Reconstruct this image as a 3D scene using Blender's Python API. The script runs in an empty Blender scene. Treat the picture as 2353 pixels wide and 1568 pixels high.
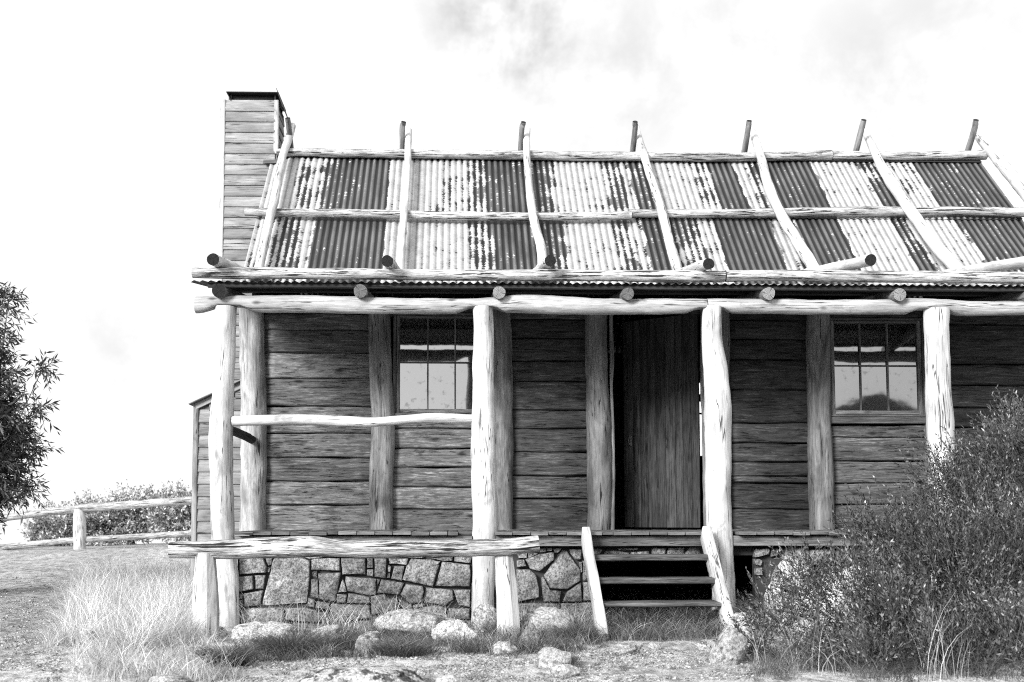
import bpy, bmesh, math, random
import numpy as np
from mathutils import Vector, noise, Matrix

rnd = random.Random(7)
nr = np.random.RandomState(11)
S = bpy.context.scene
COL = S.collection
R = math.radians

# ------------------------------------------------------------------ camera, sky, sun, exposure
F, PPX, PPY = 2450.0, 1100.0, 1020.0         # focal length and principal point, on a 2353 wide picture
CAMZ = 1.0
YAW, PITCH = math.atan(60 / F), math.atan(170 / F)
cd = bpy.data.cameras.new('camera')
cam = bpy.data.objects.new('camera', cd)
COL.objects.link(cam)
cam.location = (0, 0, CAMZ)
cam.rotation_euler = (math.pi / 2 + PITCH, 0, -YAW)
cd.sensor_width = 36
cd.lens = F / 2353 * 36
cd.shift_x = (1176.5 - PPX) / 2353
cd.shift_y = (PPY - 784) / 2353
cd.clip_start, cd.clip_end = 0.05, 3000
cd.dof.use_dof = True
cd.dof.focus_distance = 9.8
cd.dof.aperture_fstop = 2.2
S.camera = cam

FWD = Vector((math.sin(YAW) * math.cos(PITCH), math.cos(YAW) * math.cos(PITCH), math.sin(PITCH)))
RGT = Vector((math.cos(YAW), -math.sin(YAW), 0))
UP = RGT.cross(FWD)
CAM = Vector((0, 0, CAMZ))


def ray(px, py):
    return FWD + RGT * ((px - PPX) / F) + UP * ((PPY - py) / F)


def P(px, py, Y):
    d = ray(px, py)
    return CAM + d * (Y / d.y)


def X(px, Y, py=1190):
    return P(px, py, Y).x


def Z(py, Y, px=1100):
    return P(px, py, Y).z


SUN_EL, SUN_AZ = 44.0, 0.0
TO_SUN = Vector((-0.58, -0.75, 0.38)).normalized()
SUN_EL = math.asin(TO_SUN.z)
sd = bpy.data.lights.new('sun', 'SUN')
sd.energy = 3.2
sd.angle = R(18)
sd.color = (1, 1, 1)
sun = bpy.data.objects.new('sun', sd)
COL.objects.link(sun)
sun.rotation_euler = TO_SUN.to_track_quat('Z', 'Y').to_euler()

W = bpy.data.worlds.new('World')
S.world = W
W.use_nodes = True
wt = W.node_tree
wn, wl = wt.nodes, wt.links
wn.clear()


def N(tree, kind, **kw):
    n = tree.nodes.new(kind)
    for k, v in kw.items():
        if k.startswith('i_'):
            n.inputs[k[2:].replace('_', ' ')].default_value = v
        else:
            setattr(n, k, v)
    return n


sky = N(wt, 'ShaderNodeTexSky', sky_type='NISHITA', sun_disc=False)
sky.sun_elevation = SUN_EL
sky.sun_rotation = math.atan2(TO_SUN.x, TO_SUN.y)
tc = N(wt, 'ShaderNodeTexCoord')
bw = N(wt, 'ShaderNodeRGBToBW')
wl.new(sky.outputs[0], bw.inputs[0])


def wmath(op, a, b=None, c=None):
    n = N(wt, 'ShaderNodeMath', operation=op)
    for i, v in enumerate((a, b, c)):
        if v is None:
            continue
        if isinstance(v, (int, float)):
            n.inputs[i].default_value = v
        else:
            wl.new(v, n.inputs[i])
    return n.outputs[0]


def wramp(v, lo, hi):
    n = N(wt, 'ShaderNodeMapRange', interpolation_type='SMOOTHSTEP')
    n.inputs[1].default_value = lo
    n.inputs[2].default_value = hi
    wl.new(v, n.inputs[0])
    return n.outputs[0]


def wpatch(px, py, rad, soft):
    d = ray(px, py).normalized()
    n = N(wt, 'ShaderNodeVectorMath', operation='DISTANCE')
    wl.new(tc.outputs['Generated'], n.inputs[0])
    n.inputs[1].default_value = d
    return wmath('SUBTRACT', 1.0, wramp(n.outputs['Value'], rad * (1 - soft), rad * (1 + soft)))


cn = N(wt, 'ShaderNodeTexNoise', i_Scale=9.0, i_Detail=9.0, i_Roughness=0.62, i_Distortion=0.15)
wl.new(tc.outputs['Generated'], cn.inputs['Vector'])
cn2 = N(wt, 'ShaderNodeTexNoise', i_Scale=3.0, i_Detail=5.0, i_Roughness=0.55)
wl.new(tc.outputs['Generated'], cn2.inputs['Vector'])
pm = wmath('MAXIMUM', wpatch(1165, 10, 0.066, 0.9), wpatch(1215, 95, 0.046, 0.95))
pm = wmath('MAXIMUM', pm, wmath('MULTIPLY', wpatch(1255, 230, 0.022, 0.95), 0.5))
pm = wmath('MAXIMUM', pm, wmath('MULTIPLY', wpatch(1020, 300, 0.028, 0.95), 0.35))
for fx, fy, fr, fs in ((1420, 170, .055, .42), (1650, 90, .05, .36), (2020, 170, .055, .40), (330, 820, .05, .33), (2150, 60, .05, .36)):
    pm = wmath('MAXIMUM', pm, wmath('MULTIPLY', wpatch(fx, fy, fr * 1.5, .98), fs * 1.2))
pm = wmath('MULTIPLY', pm, wramp(cn.outputs[0], 0.30, 0.66))
wide = wmath('MULTIPLY', wramp(cn2.outputs[0], 0.5, 0.68), 0.05)
# cloud deck: bright, thinner grey where the patches are
deck_v = wmath('SUBTRACT', 13.0, wmath('ADD', wmath('MULTIPLY', pm, 8.0), wmath('MULTIPLY', wide, 8.0)))
# hazy brightness of the cloud deck around the sun
sdot = N(wt, 'ShaderNodeVectorMath', operation='DOT_PRODUCT')
wl.new(tc.outputs['Generated'], sdot.inputs[0])
sdot.inputs[1].default_value = TO_SUN
glow = wmath('MULTIPLY', wmath('POWER', wmath('MAXIMUM', sdot.outputs['Value'], 0.0), 2.0), 14.0)
mixn = wmath('ADD', wmath('ADD', wmath('MULTIPLY', bw.outputs[0], 0.10), deck_v), glow)
bg = N(wt, 'ShaderNodeBackground', i_Strength=0.047)
wl.new(mixn, bg.inputs['Color'])
wo = N(wt, 'ShaderNodeOutputWorld')
wl.new(bg.outputs[0], wo.inputs[0])

S.view_settings.view_transform = 'Standard'
S.view_settings.look = 'None'
S.view_settings.gamma = 1.0
S.view_settings.use_curve_mapping = False
S.view_settings.exposure = 0.92
S.cycles.filter_width = 1.1
S.cycles.use_denoising = False
S.cycles.sample_clamp_indirect = 2.0
S.cycles.caustics_reflective = False


# ------------------------------------------------------------------ materials
class MT:
    def __init__(s, name):
        s.m = bpy.data.materials.new(name)
        s.m.use_nodes = True
        s.t = s.m.node_tree
        s.t.nodes.clear()
        s.out = s.t.nodes.new('ShaderNodeOutputMaterial')

    def n(s, kind, **kw):
        return N(s.t, kind, **kw)

    def l(s, a, b):
        s.t.links.new(a, b)

    def math(s, op, a, b=None, c=None, clamp=False):
        n = s.n('ShaderNodeMath', operation=op)
        n.use_clamp = clamp
        for i, v in enumerate((a, b, c)):
            if v is None:
                continue
            if isinstance(v, (int, float)):
                n.inputs[i].default_value = v
            else:
                s.l(v, n.inputs[i])
        return n.outputs[0]

    def ramp(s, v, lo, hi, a=0.0, b=1.0):
        n = s.n('ShaderNodeMapRange', interpolation_type='SMOOTHSTEP')
        for i, q in enumerate((lo, hi, a, b)):
            n.inputs[i + 1].default_value = q
        s.l(v, n.inputs[0])
        return n.outputs[0]

    def mix(s, f, a, b):
        n = s.n('ShaderNodeMix', data_type='FLOAT')
        for i, v in zip((0, 2, 3), (f, a, b)):
            if isinstance(v, (int, float)):
                n.inputs[i].default_value = v
            else:
                s.l(v, n.inputs[i])
        return n.outputs[0]

    def noise(s, vec, scale, detail=4, rough=0.55, dist=0.0):
        n = s.n('ShaderNodeTexNoise', i_Scale=scale, i_Detail=detail, i_Roughness=rough, i_Distortion=dist)
        s.l(vec, n.inputs['Vector'])
        return n.outputs[0]

    def mapping(s, vec, scale, off=None):
        n = s.n('ShaderNodeVectorMath', operation='MULTIPLY_ADD')
        s.l(vec, n.inputs[0])
        n.inputs[1].default_value = scale
        if off is None:
            n.inputs[2].default_value = (0, 0, 0)
        else:
            s.l(off, n.inputs[2])
        return n.outputs[0]

    def attr(s, name):
        return s.n('ShaderNodeAttribute', attribute_name=name).outputs['Fac']

    def offset(s, k=37.0):
        oi = s.n('ShaderNodeObjectInfo')
        c = s.n('ShaderNodeCombineXYZ')
        a = s.math('MULTIPLY', oi.outputs['Random'], k)
        s.l(a, c.inputs[0])
        s.l(s.math('MULTIPLY', oi.outputs['Random'], k * 1.7), c.inputs[1])
        s.l(s.math('MULTIPLY', oi.outputs['Random'], k * 2.3), c.inputs[2])
        return c.outputs[0]

    def uv(s):
        return s.n('ShaderNodeUVMap', uv_map='UVMap').outputs[0]

    def finish(s, val, rough=0.85, spec=0.25, bump=None, bstr=0.5, bdist=0.01, transl=0.0):
        b = s.n('ShaderNodeBsdfPrincipled', i_Roughness=rough)
        b.inputs['Specular IOR Level'].default_value = spec
        if isinstance(val, (int, float)):
            b.inputs['Base Color'].default_value = (val, val, val, 1)
        else:
            c = s.n('ShaderNodeCombineXYZ')
            for i in range(3):
                s.l(val, c.inputs[i])
            s.l(c.outputs[0], b.inputs['Base Color'])
        nb = None
        if bump is not None:
            nb = s.n('ShaderNodeBump', i_Strength=bstr, i_Distance=bdist)
            s.l(bump, nb.inputs['Height'])
            s.l(nb.outputs[0], b.inputs['Normal'])
        sh = b.outputs[0]
        if transl > 0:
            t = s.n('ShaderNodeBsdfTranslucent')
            if isinstance(val, (int, float)):
                t.inputs[0].default_value = (val, val, val, 1)
            else:
                s.l(c.outputs[0], t.inputs[0])
            mx = s.n('ShaderNodeMixShader')
            mx.inputs[0].default_value = transl
            s.l(sh, mx.inputs[1])
            s.l(t.outputs[0], mx.inputs[2])
            sh = mx.outputs[0]
        s.l(sh, s.out.inputs[0])
        return s.m


def wood(name, base, lo, crack=0.5, gv=26.0, gu=1.6, blotch=0.25, crackcut=0.62, bstr=0.6, knots=0.4, spec=0.2, stain=0.35):
    """grain along u (metres), v around; base = pale albedo, lo = dark grain albedo"""
    m = MT(name)
    off = m.offset()
    uv = m.uv()
    g = m.noise(m.mapping(uv, (gu, gv, 1), off), 1.0, 6, 0.66, 0.35)
    fine = m.noise(m.mapping(uv, (gu * 4, gv * 4, 1), off), 1.0, 4, 0.65)
    bl = m.noise(m.mapping(uv, (1.7, 6.0, 1), off), 1.0, 5, 0.6, 0.6)
    ck = m.noise(m.mapping(uv, (gu * 0.45, gv * 0.9, 1), off), 1.0, 4, 0.6, 0.4)
    gg = m.math('ADD', m.math('MULTIPLY', g, 0.62), m.math('MULTIPLY', fine, 0.38))
    gg = m.ramp(gg, 0.36, 0.62)
    val = m.mix(gg, lo, base)
    val = m.math('MULTIPLY', val, m.ramp(bl, 0.3, 0.7, 1 + blotch, 1 - blotch))
    ckm = m.ramp(ck, crackcut, crackcut + 0.035)
    val = m.math('MULTIPLY', val, m.math('SUBTRACT', 1.0, m.math('MULTIPLY', ckm, crack)))
    lc = m.noise(m.mapping(uv, (0.9, gv * 0.5, 1), off), 1.0, 3, 0.5, 0.2)
    lcm = m.noise(m.mapping(uv, (1.1, 7.0, 1), off), 1.0, 2, 0.5)
    lck = m.math('MULTIPLY', m.ramp(m.math('ABSOLUTE', m.math('SUBTRACT', lc, 0.5)), 0.006, 0.016, 1.0, 0.0), m.ramp(lcm, 0.48, 0.56))
    val = m.math('MULTIPLY', val, m.math('SUBTRACT', 1.0, m.math('MULTIPLY', lck, 0.85)))
    st = m.noise(m.mapping(uv, (3.0, 9.0, 1), off), 1.0, 7, 0.7, 0.8)
    val = m.math('MULTIPLY', val, m.ramp(st, 0.55, 0.70, 1.0, 1.0 - stain))
    if knots > 0:
        vo = m.n('ShaderNodeTexVoronoi', i_Scale=1.0)
        m.l(m.mapping(uv, (2.2, 5.0, 1), off), vo.inputs['Vector'])
        kn = m.ramp(vo.outputs['Distance'], 0.04, 0.15, 1.0, 0.0)
        val = m.math('MULTIPLY', val, m.math('SUBTRACT', 1.0, m.math('MULTIPLY', kn, knots)))
    val = m.math('MULTIPLY', val, m.attr('tone'))
    h = m.math('SUBTRACT', m.math('ADD', g, m.math('MULTIPLY', fine, 0.4)), m.math('ADD', m.math('MULTIPLY', ckm, 1.2), lck))
    return m.finish(val, 0.85, spec, h, bstr, 0.006)


def slabwood(name):
    """broad dark slabs with silvered streaks in patches"""
    m = MT(name)
    off = m.offset()
    uv = m.uv()
    g = m.noise(m.mapping(uv, (5.0, 62, 1), off), 1.0, 6, 0.68, 0.4)
    fine = m.noise(m.mapping(uv, (22, 300, 1), off), 1.0, 3, 0.6)
    wv = m.noise(m.mapping(uv, (2.2, 20, 1), off), 1.0, 4, 0.6, 1.2)
    pt = m.noise(m.mapping(uv, (2.0, 7.0, 1), off), 1.0, 5, 0.65, 0.7)
    base = m.mix(m.ramp(m.math('ADD', m.math('MULTIPLY', wv, .5), m.math('MULTIPLY', g, .5)), 0.36, 0.62), 0.036, 0.092)
    base = m.math('MULTIPLY', base, m.ramp(fine, 0.3, 0.7, 0.75, 1.25))
    smask = m.math('MULTIPLY', m.ramp(m.math('ADD', m.math('MULTIPLY', g, .75), m.math('MULTIPLY', fine, .25)), 0.50, 0.62), m.ramp(pt, 0.46, 0.66))
    val = m.mix(smask, base, 0.215)
    ck = m.noise(m.mapping(uv, (1.3, 34, 1), off), 1.0, 4, 0.6, 0.5)
    ckm = m.math('MULTIPLY', m.ramp(m.math('ABSOLUTE', m.math('SUBTRACT', ck, 0.5)), 0.006, 0.02, 1.0, 0.0), m.ramp(pt, 0.42, 0.5, 1.0, 0.0))
    val = m.math('MULTIPLY', val, m.math('SUBTRACT', 1.0, m.math('MULTIPLY', ckm, 0.9)))
    vo = m.n('ShaderNodeTexVoronoi', i_Scale=1.0)
    m.l(m.mapping(uv, (1.6, 5.0, 1), off), vo.inputs['Vector'])
    kn = m.ramp(vo.outputs['Distance'], 0.03, 0.14, 1.0, 0.0)
    val = m.math('MULTIPLY', val, m.math('SUBTRACT', 1.0, m.math('MULTIPLY', kn, 0.85)))
    st = m.noise(m.mapping(uv, (2.2, 8.0, 1), off), 1.0, 7, 0.7, 1.0)
    val = m.math('MULTIPLY', val, m.ramp(st, 0.54, 0.66, 1.0, 0.5))
    val = m.math('MULTIPLY', val, m.attr('tone'))
    h = m.math('SUBTRACT', m.math('ADD', g, m.math('MULTIPLY', wv, .5)), ckm)
    return m.finish(val, 0.85, 0.2, h, 0.7, 0.006)


def endgrain(name, base, lo, dark=0.0):
    m = MT(name)
    off = m.offset()
    uv = m.uv()
    ln = m.n('ShaderNodeVectorMath', operation='LENGTH')
    m.l(uv, ln.inputs[0])
    nn = m.noise(m.mapping(uv, (14, 14, 14), off), 1.0, 3)
    rr = m.math('ADD', m.math('MULTIPLY', ln.outputs['Value'], 620.0), m.math('MULTIPLY', nn, 9.0))
    ring = m.math('MULTIPLY', m.math('ADD', m.math('SINE', rr), 1.0), 0.5)
    n2 = m.noise(m.mapping(uv, (60, 60, 60), off), 1.0, 5, 0.7)
    val = m.mix(m.math('MULTIPLY', ring, n2), lo, base)
    sp = m.n('ShaderNodeSeparateXYZ')
    m.l(m.mapping(uv, (1, 1, 1)), sp.inputs[0])
    an = m.math('ARCTAN2', sp.outputs[1], sp.outputs[0])
    oi = m.n('ShaderNodeObjectInfo')
    cr = m.math('ABSOLUTE', m.math('SINE', m.math('ADD', m.math('ADD', m.math('MULTIPLY', an, 1.5), m.math('MULTIPLY', oi.outputs['Random'], 9.0)), m.math('MULTIPLY', nn, 1.2))))
    val = m.math('MULTIPLY', val, m.ramp(cr, 0.02, 0.13, 0.12, 1.0))
    return m.finish(val, 0.9, 0.15, n2, 0.8, 0.006)


def boards(name, base, lo):
    return wood(name, base, lo, crack=0.6, gv=50, gu=2.5, blotch=0.3, crackcut=0.66, bstr=0.35)


M = {}
M['post'] = wood('pale_post_wood', 0.56, 0.38, crack=0.8, gv=42, gu=3.0, blotch=0.26, crackcut=0.71, bstr=0.5)
M['wallpost'] = wood('wall_post_wood', 0.25, 0.13, crack=0.7, gv=40, gu=3.0, blotch=0.45, crackcut=0.71, bstr=0.5)
M['pole'] = wood('roof_pole_wood', 0.56, 0.38, crack=0.85, gv=40, gu=3.2, blotch=0.22, crackcut=0.69, bstr=0.5)
M['log'] = wood('weathered_log_wood', 0.56, 0.20, crack=0.93, gv=62, gu=6.0, blotch=0.2, crackcut=0.57, bstr=0.9)
M['beam'] = wood('beam_wood', 0.46, 0.27, crack=0.75, gv=48, gu=3.0, blotch=0.2, crackcut=0.67, bstr=0.5, knots=0.75)
M['rail'] = wood('grey_rail_wood', 0.58, 0.14, crack=0.95, gv=60, gu=4.5, blotch=0.22, crackcut=0.57, bstr=1.0)
M['slab'] = slabwood('dark_slab_wood')
M['board'] = boards('weatherboard_wood', 0.29, 0.19)
M['trim'] = boards('trim_wood', 0.17, 0.06)
M['doorwood'] = wood('door_wood', 0.065, 0.015, crack=0.75, gv=55, gu=3.0, blotch=0.3, crackcut=0.66, bstr=0.4)
M['deckwood'] = wood('deck_wood', 0.17, 0.07, crack=0.7, gv=50, gu=4.0, blotch=0.25, crackcut=0.66)
M['treadwood'] = wood('step_tread_wood', 0.13, 0.03, crack=0.8, gv=50, gu=3.0, blotch=0.4, crackcut=0.64)
M['dark'] = wood('dark_timber', 0.05, 0.02, crack=0.5)
M['end_dark'] = endgrain('charred_shaded_end_grain', 0.045, 0.008)
M['end_pale'] = endgrain('pale_end_grain', 0.55, 0.10)
M['end_mid'] = endgrain('grey_end_grain', 0.30, 0.05)


def mat_roof():
    m = MT('flaking_painted_iron')
    uv = m.uv()
    cov = m.attr('cover')
    rdg = m.attr('ridge')
    n1 = m.noise(m.mapping(uv, (7.0, 5.0, 1)), 1.0, 3, 0.55, 0.2)
    n2 = m.noise(m.mapping(uv, (16, 42, 1)), 1.0, 4, 0.65, 0.3)
    n3 = m.noise(m.mapping(uv, (60, 120, 1)), 1.0, 2, 0.5)
    t = m.math('ADD', cov, m.math('MULTIPLY', m.math('SUBTRACT', n1, 0.5), 1.1))
    t = m.math('ADD', t, m.math('MULTIPLY', m.math('SUBTRACT', n2, 0.5), 1.25))
    t = m.math('ADD', t, m.math('MULTIPLY', m.math('SUBTRACT', n3, 0.5), 0.25))
    t = m.math('ADD', t, m.math('MULTIPLY', rdg, 0.20))
    mask = m.ramp(t, 0.46, 0.54)
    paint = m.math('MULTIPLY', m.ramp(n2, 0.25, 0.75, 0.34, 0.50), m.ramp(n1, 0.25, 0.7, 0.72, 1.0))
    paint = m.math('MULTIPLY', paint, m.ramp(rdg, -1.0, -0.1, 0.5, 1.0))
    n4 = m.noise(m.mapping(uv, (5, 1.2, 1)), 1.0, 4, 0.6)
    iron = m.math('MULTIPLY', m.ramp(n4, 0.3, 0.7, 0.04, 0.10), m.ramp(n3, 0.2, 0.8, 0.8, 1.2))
    iron = m.math('MULTIPLY', iron, m.ramp(rdg, -0.7, 0.7, 0.12, 1.25))  # valleys darkened for rust and to paint in deeper shade
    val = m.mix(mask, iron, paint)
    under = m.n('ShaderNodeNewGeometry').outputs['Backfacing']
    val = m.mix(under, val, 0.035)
    return m.finish(val, 0.6, 0.35, m.math('ADD', mask, m.math('MULTIPLY', n3, 0.3)), 0.5, 0.002)


M['roof'] = mat_roof()


def mat_stone(name, base, lo, sc=1.0, spot=0.35, lichen=0.0, cut=0.55):
    m = MT(name)
    off = m.offset(13)
    g = m.n('ShaderNodeNewGeometry').outputs['Position']
    n1 = m.noise(m.mapping(g, (4 * sc,) * 3, off), 1.0, 6, 0.65)
    n2 = m.noise(m.mapping(g, (45 * sc,) * 3, off), 1.0, 5, 0.75)
    n3 = m.noise(m.mapping(g, (110 * sc,) * 3, off), 1.0, 3, 0.7)
    val = m.mix(m.ramp(n1, 0.3, 0.7), lo, base)
    val = m.math('MULTIPLY', val, m.ramp(n2, 0.34, 0.62, 1 - spot * 1.3, 1 + spot))
    val = m.math('MULTIPLY', val, m.ramp(n3, 0.35, 0.42, 0.6, 1.0))
    if lichen:
        ln = m.noise(m.mapping(g, (9 * sc,) * 3, off), 1.0, 7, 0.7)
        val = m.math('MULTIPLY', val, m.ramp(ln, cut, cut + 0.07, 1.0, 1 - lichen))
    val = m.math('MULTIPLY', val, m.attr('tone'))
    h = m.math('ADD', m.math('MULTIPLY', n2, 1.0), m.math('MULTIPLY', n1, 1.5))
    return m.finish(val, 0.9, 0.2, h, 0.9, 0.03)


M['stone'] = mat_stone('wall_granite', 0.34, 0.17, 1.0, 0.5, .35)
M['rock'] = mat_stone('boulder_granite', 0.52, 0.30, 1.0, 0.45, 0.62)
M['lichenrock'] = mat_stone('lichen_boulder_granite', 0.60, 0.40, 1.0, 0.45, 0.85, 0.49)
M['mortar'] = MT('dark_mortar').finish(0.045, 0.95, 0.1)
M['soot'] = MT('black_metal').finish(0.02, 0.7, 0.3)
M['void'] = MT('dark_interior').finish(0.03, 0.95, 0.05)
M['metal'] = MT('old_iron').finish(0.12, 0.5, 0.5)


def mat_ground():
    m = MT('sandy_ground')
    g = m.n('ShaderNodeNewGeometry').outputs['Position']
    n1 = m.noise(m.mapping(g, (0.9, 0.9, 0.9)), 1.0, 5, 0.6, 0.4)
    n2 = m.noise(m.mapping(g, (9, 5, 9)), 1.0, 8, 0.7)
    n3 = m.noise(m.mapping(g, (70, 45, 70)), 1.0, 4, 0.7)
    val = m.mix(m.ramp(n1, 0.35, 0.65), 0.50, 0.65)
    val = m.math('MULTIPLY', val, m.ramp(n2, 0.36, 0.60, 0.42, 1.15))
    val = m.math('MULTIPLY', val, m.ramp(n3, 0.34, 0.58, 0.5, 1.12))
    val = m.math('MULTIPLY', val, m.attr('tone'))
    h = m.math('ADD', m.math('MULTIPLY', n2, 1.6), n3)
    return m.finish(val, 0.95, 0.1, h, 0.9, 0.03)


M['ground'] = mat_ground()


def mat_leaf(name, val, transl=0.25, spec=0.4, rough=0.5):
    m = MT(name)
    v = m.math('MULTIPLY', m.attr('tone'), val)
    return m.finish(v, rough, spec, transl=transl)


M['drygrass'] = mat_leaf('dry_grass_blade', 0.68, 0.45, 0.2, 0.7)
M['grass'] = mat_leaf('green_grass_blade', 0.20, 0.3, 0.25, 0.6)
M['tussock'] = mat_leaf('tussock_blade', 0.085, 0.25, 0.3, 0.55)
M['bushleaf'] = mat_leaf('bush_leaf', 0.085, 0.10, 0.45, 0.45)
M['gumleaf'] = mat_leaf('gum_leaf', 0.07, 0.2, 0.5, 0.4)
M['shrubleaf'] = mat_leaf('shrub_leaf', 0.40, 0.3, 0.35, 0.5)
M['twig'] = MT('twig_bark').finish(0.10, 0.8, 0.2)
M['bark'] = wood('tree_bark', 0.22, 0.10)
M['hill'] = MT('far_hill').finish(0.012, 0.95, 0.05)


def mat_glass():
    m = MT('old_window_glass')
    g = m.n('ShaderNodeNewGeometry').outputs['Position']
    n1 = m.noise(m.mapping(g, (3.5, 3.5, 3.5)), 1.0, 2, 0.4)
    n2 = m.noise(m.mapping(g, (16, 16, 16)), 1.0, 5, 0.65)
    gl = m.n('ShaderNodeBsdfGlossy', i_Roughness=0.035)
    gl.inputs['Color'].default_value = (1, 1, 1, 1)
    bp = m.n('ShaderNodeBump', i_Strength=0.045, i_Distance=0.02)
    m.l(n1, bp.inputs['Height'])
    m.l(bp.outputs[0], gl.inputs['Normal'])
    df = m.n('ShaderNodeBsdfPrincipled', i_Roughness=0.9)
    df.inputs['Base Color'].default_value = (0.008, 0.008, 0.008, 1)
    mx = m.n('ShaderNodeMixShader')
    m.l(m.ramp(n2, 0.55, 0.72, 0.28, 0.17), mx.inputs[0])
    m.l(df.outputs[0], mx.inputs[1])
    m.l(gl.outputs[0], mx.inputs[2])
    m.l(mx.outputs[0], m.out.inputs[0])
    return m.m


M['glass'] = mat_glass()


# ------------------------------------------------------------------ mesh builder
class MB:
    def __init__(s):
        s.v, s.f, s.uv, s.tone, s.mi = [], [], [], [], []

    def vert(s, co, uv=(0, 0), tone=1.0):
        s.v.append(tuple(co))
        s.uv.append(uv)
        s.tone.append(tone)
        return len(s.v) - 1

    def face(s, ids, mi=0):
        s.f.append(tuple(ids))
        s.mi.append(mi)

    def build(s, name, mats, parent=None, smooth=True, extra=None):
        me = bpy.data.meshes.new(name)
        me.from_pydata(s.v, [], s.f)
        for mm in (mats if isinstance(mats, (list, tuple)) else [mats]):
            me.materials.append(M[mm] if isinstance(mm, str) else mm)
        ul = me.uv_layers.new(name='UVMap')
        li = np.zeros(len(me.loops), dtype=np.int32)
        me.loops.foreach_get('vertex_index', li)
        ul.data.foreach_set('uv', np.array(s.uv, dtype=np.float32)[li].ravel())
        a = me.attributes.new('tone', 'FLOAT', 'POINT')
        a.data.foreach_set('value', np.array(s.tone, dtype=np.float32))
        if extra:
            for k, arr in extra.items():
                a = me.attributes.new(k, 'FLOAT', 'POINT')
                a.data.foreach_set('value', np.array(arr, dtype=np.float32))
        me.polygons.foreach_set('material_index', np.array(s.mi, dtype=np.int32))
        me.polygons.foreach_set('use_smooth', np.full(len(s.f), smooth))
        me.update()
        o = bpy.data.objects.new(name, me)
        COL.objects.link(o)
        if parent is not None:
            o.parent = parent
            o.matrix_parent_inverse = Matrix.Translation(-Vector(parent.location))
        return o


def tag(o, label=None, cat=None, group=None, kind=None):
    if label:
        o['label'] = label
    if cat:
        o['category'] = cat
    if group:
        o['group'] = group
    if kind:
        o['kind'] = kind
    return o


def thing(name, loc, label, cat, group=None):
    o = bpy.data.objects.new(name, None)
    o.empty_display_size = 0.2
    o.location = loc
    COL.objects.link(o)
    return tag(o, label, cat, group)


def catmull(pts, step):
    """pts: list of lists of floats (first three = position); returns resampled list"""
    A = np.array(pts, dtype=float)
    if len(A) == 2:
        L = np.linalg.norm(A[1, :3] - A[0, :3])
        n = max(2, int(L / step))
        return [A[0] + (A[1] - A[0]) * i / n for i in range(n + 1)]
    B = np.vstack([2 * A[0] - A[1], A, 2 * A[-1] - A[-2]])
    out = []
    for i in range(1, len(B) - 2):
        p0, p1, p2, p3 = B[i - 1], B[i], B[i + 1], B[i + 2]
        L = np.linalg.norm(p2[:3] - p1[:3])
        n = max(1, int(L / step))
        for k in range(n):
            t = k / n
            out.append(0.5 * ((2 * p1) + (-p0 + p2) * t + (2 * p0 - 5 * p1 + 4 * p2 - p3) * t * t + (-p0 + 3 * p1 - 3 * p2 + p3) * t ** 3))
    out.append(A[-1])
    return out


def tube(mb, pts, seg=16, step=0.05, lump=0.06, bow=0.0, tone=1.0, seed=0.0, caps=(1, 1), bulge=None, squash=1.0, capslant=0.0):
    """pts: (Vector, radius) list"""
    raw = [[p.x, p.y, p.z, r] for p, r in pts]
    rs = catmull(raw, step)
    c = [Vector(q[:3]) for q in rs]
    n = len(c)
    rad = [q[3] for q in rs]
    tan = [(c[min(i + 1, n - 1)] - c[max(i - 1, 0)]).normalized() for i in range(n)]
    ref = Vector((0, 1, 0)) if abs(tan[0].y) < 0.8 else Vector((0, 0, -1))
    rm = sum(rad) / n
    s = 0.0
    rings = []
    sv = Vector((seed * 3.1, seed * 1.7, seed * 2.3))
    for i in range(n):
        if i:
            s += (c[i] - c[i - 1]).length
        a = (ref - tan[i] * ref.dot(tan[i])).normalized()
        b = tan[i].cross(a)
        off = Vector((0, 0, 0))
        if bow:
            off = noise.noise_vector(Vector((s * 0.9, seed, 0))) * bow
            off = off - tan[i] * off.dot(tan[i])
        ring = []
        for k in range(seg + 1):
            th = 2 * math.pi * k / seg
            d = a * math.cos(th) + b * math.sin(th)
            q = Vector((s * 2.2, 0, 0)) + Vector((0, math.cos(th), math.sin(th))) * 0.9 + sv
            r = rad[i] * (1 + lump * 2.2 * noise.noise(q) + lump * 1.5 * noise.noise(q * 2.7) + lump * .7 * noise.noise(q * 7.0))
            if bulge:
                r *= bulge(s, th)
            p = c[i] + off + d * r
            ring.append(mb.vert(p, (s + seed * 1.37, th * rm), tone))
        rings.append(ring)
    for i in range(n - 1):
        for k in range(seg):
            mb.face((rings[i][k], rings[i][k + 1], rings[i + 1][k + 1], rings[i + 1][k]))
    for e, (i, sg) in enumerate(((0, -1), (n - 1, 1))):
        if caps[e] is None:
            continue
        cen = sum((Vector(mb.v[q]) for q in rings[i][:-1]), Vector()) / seg
        cv = mb.vert(cen + tan[i] * sg * rad[i] * 0.04, (0, 0), 1.0)
        rim = []
        for k in range(seg):
            th = 2 * math.pi * k / seg
            rim.append(mb.vert(mb.v[rings[i][k]], (rad[i] * math.cos(th), rad[i] * math.sin(th)), 1.0))
        for k in range(seg):
            a, b = rim[k], rim[(k + 1) % seg]
            mb.face((cv, b, a) if e == 0 else (cv, a, b), caps[e])


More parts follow.
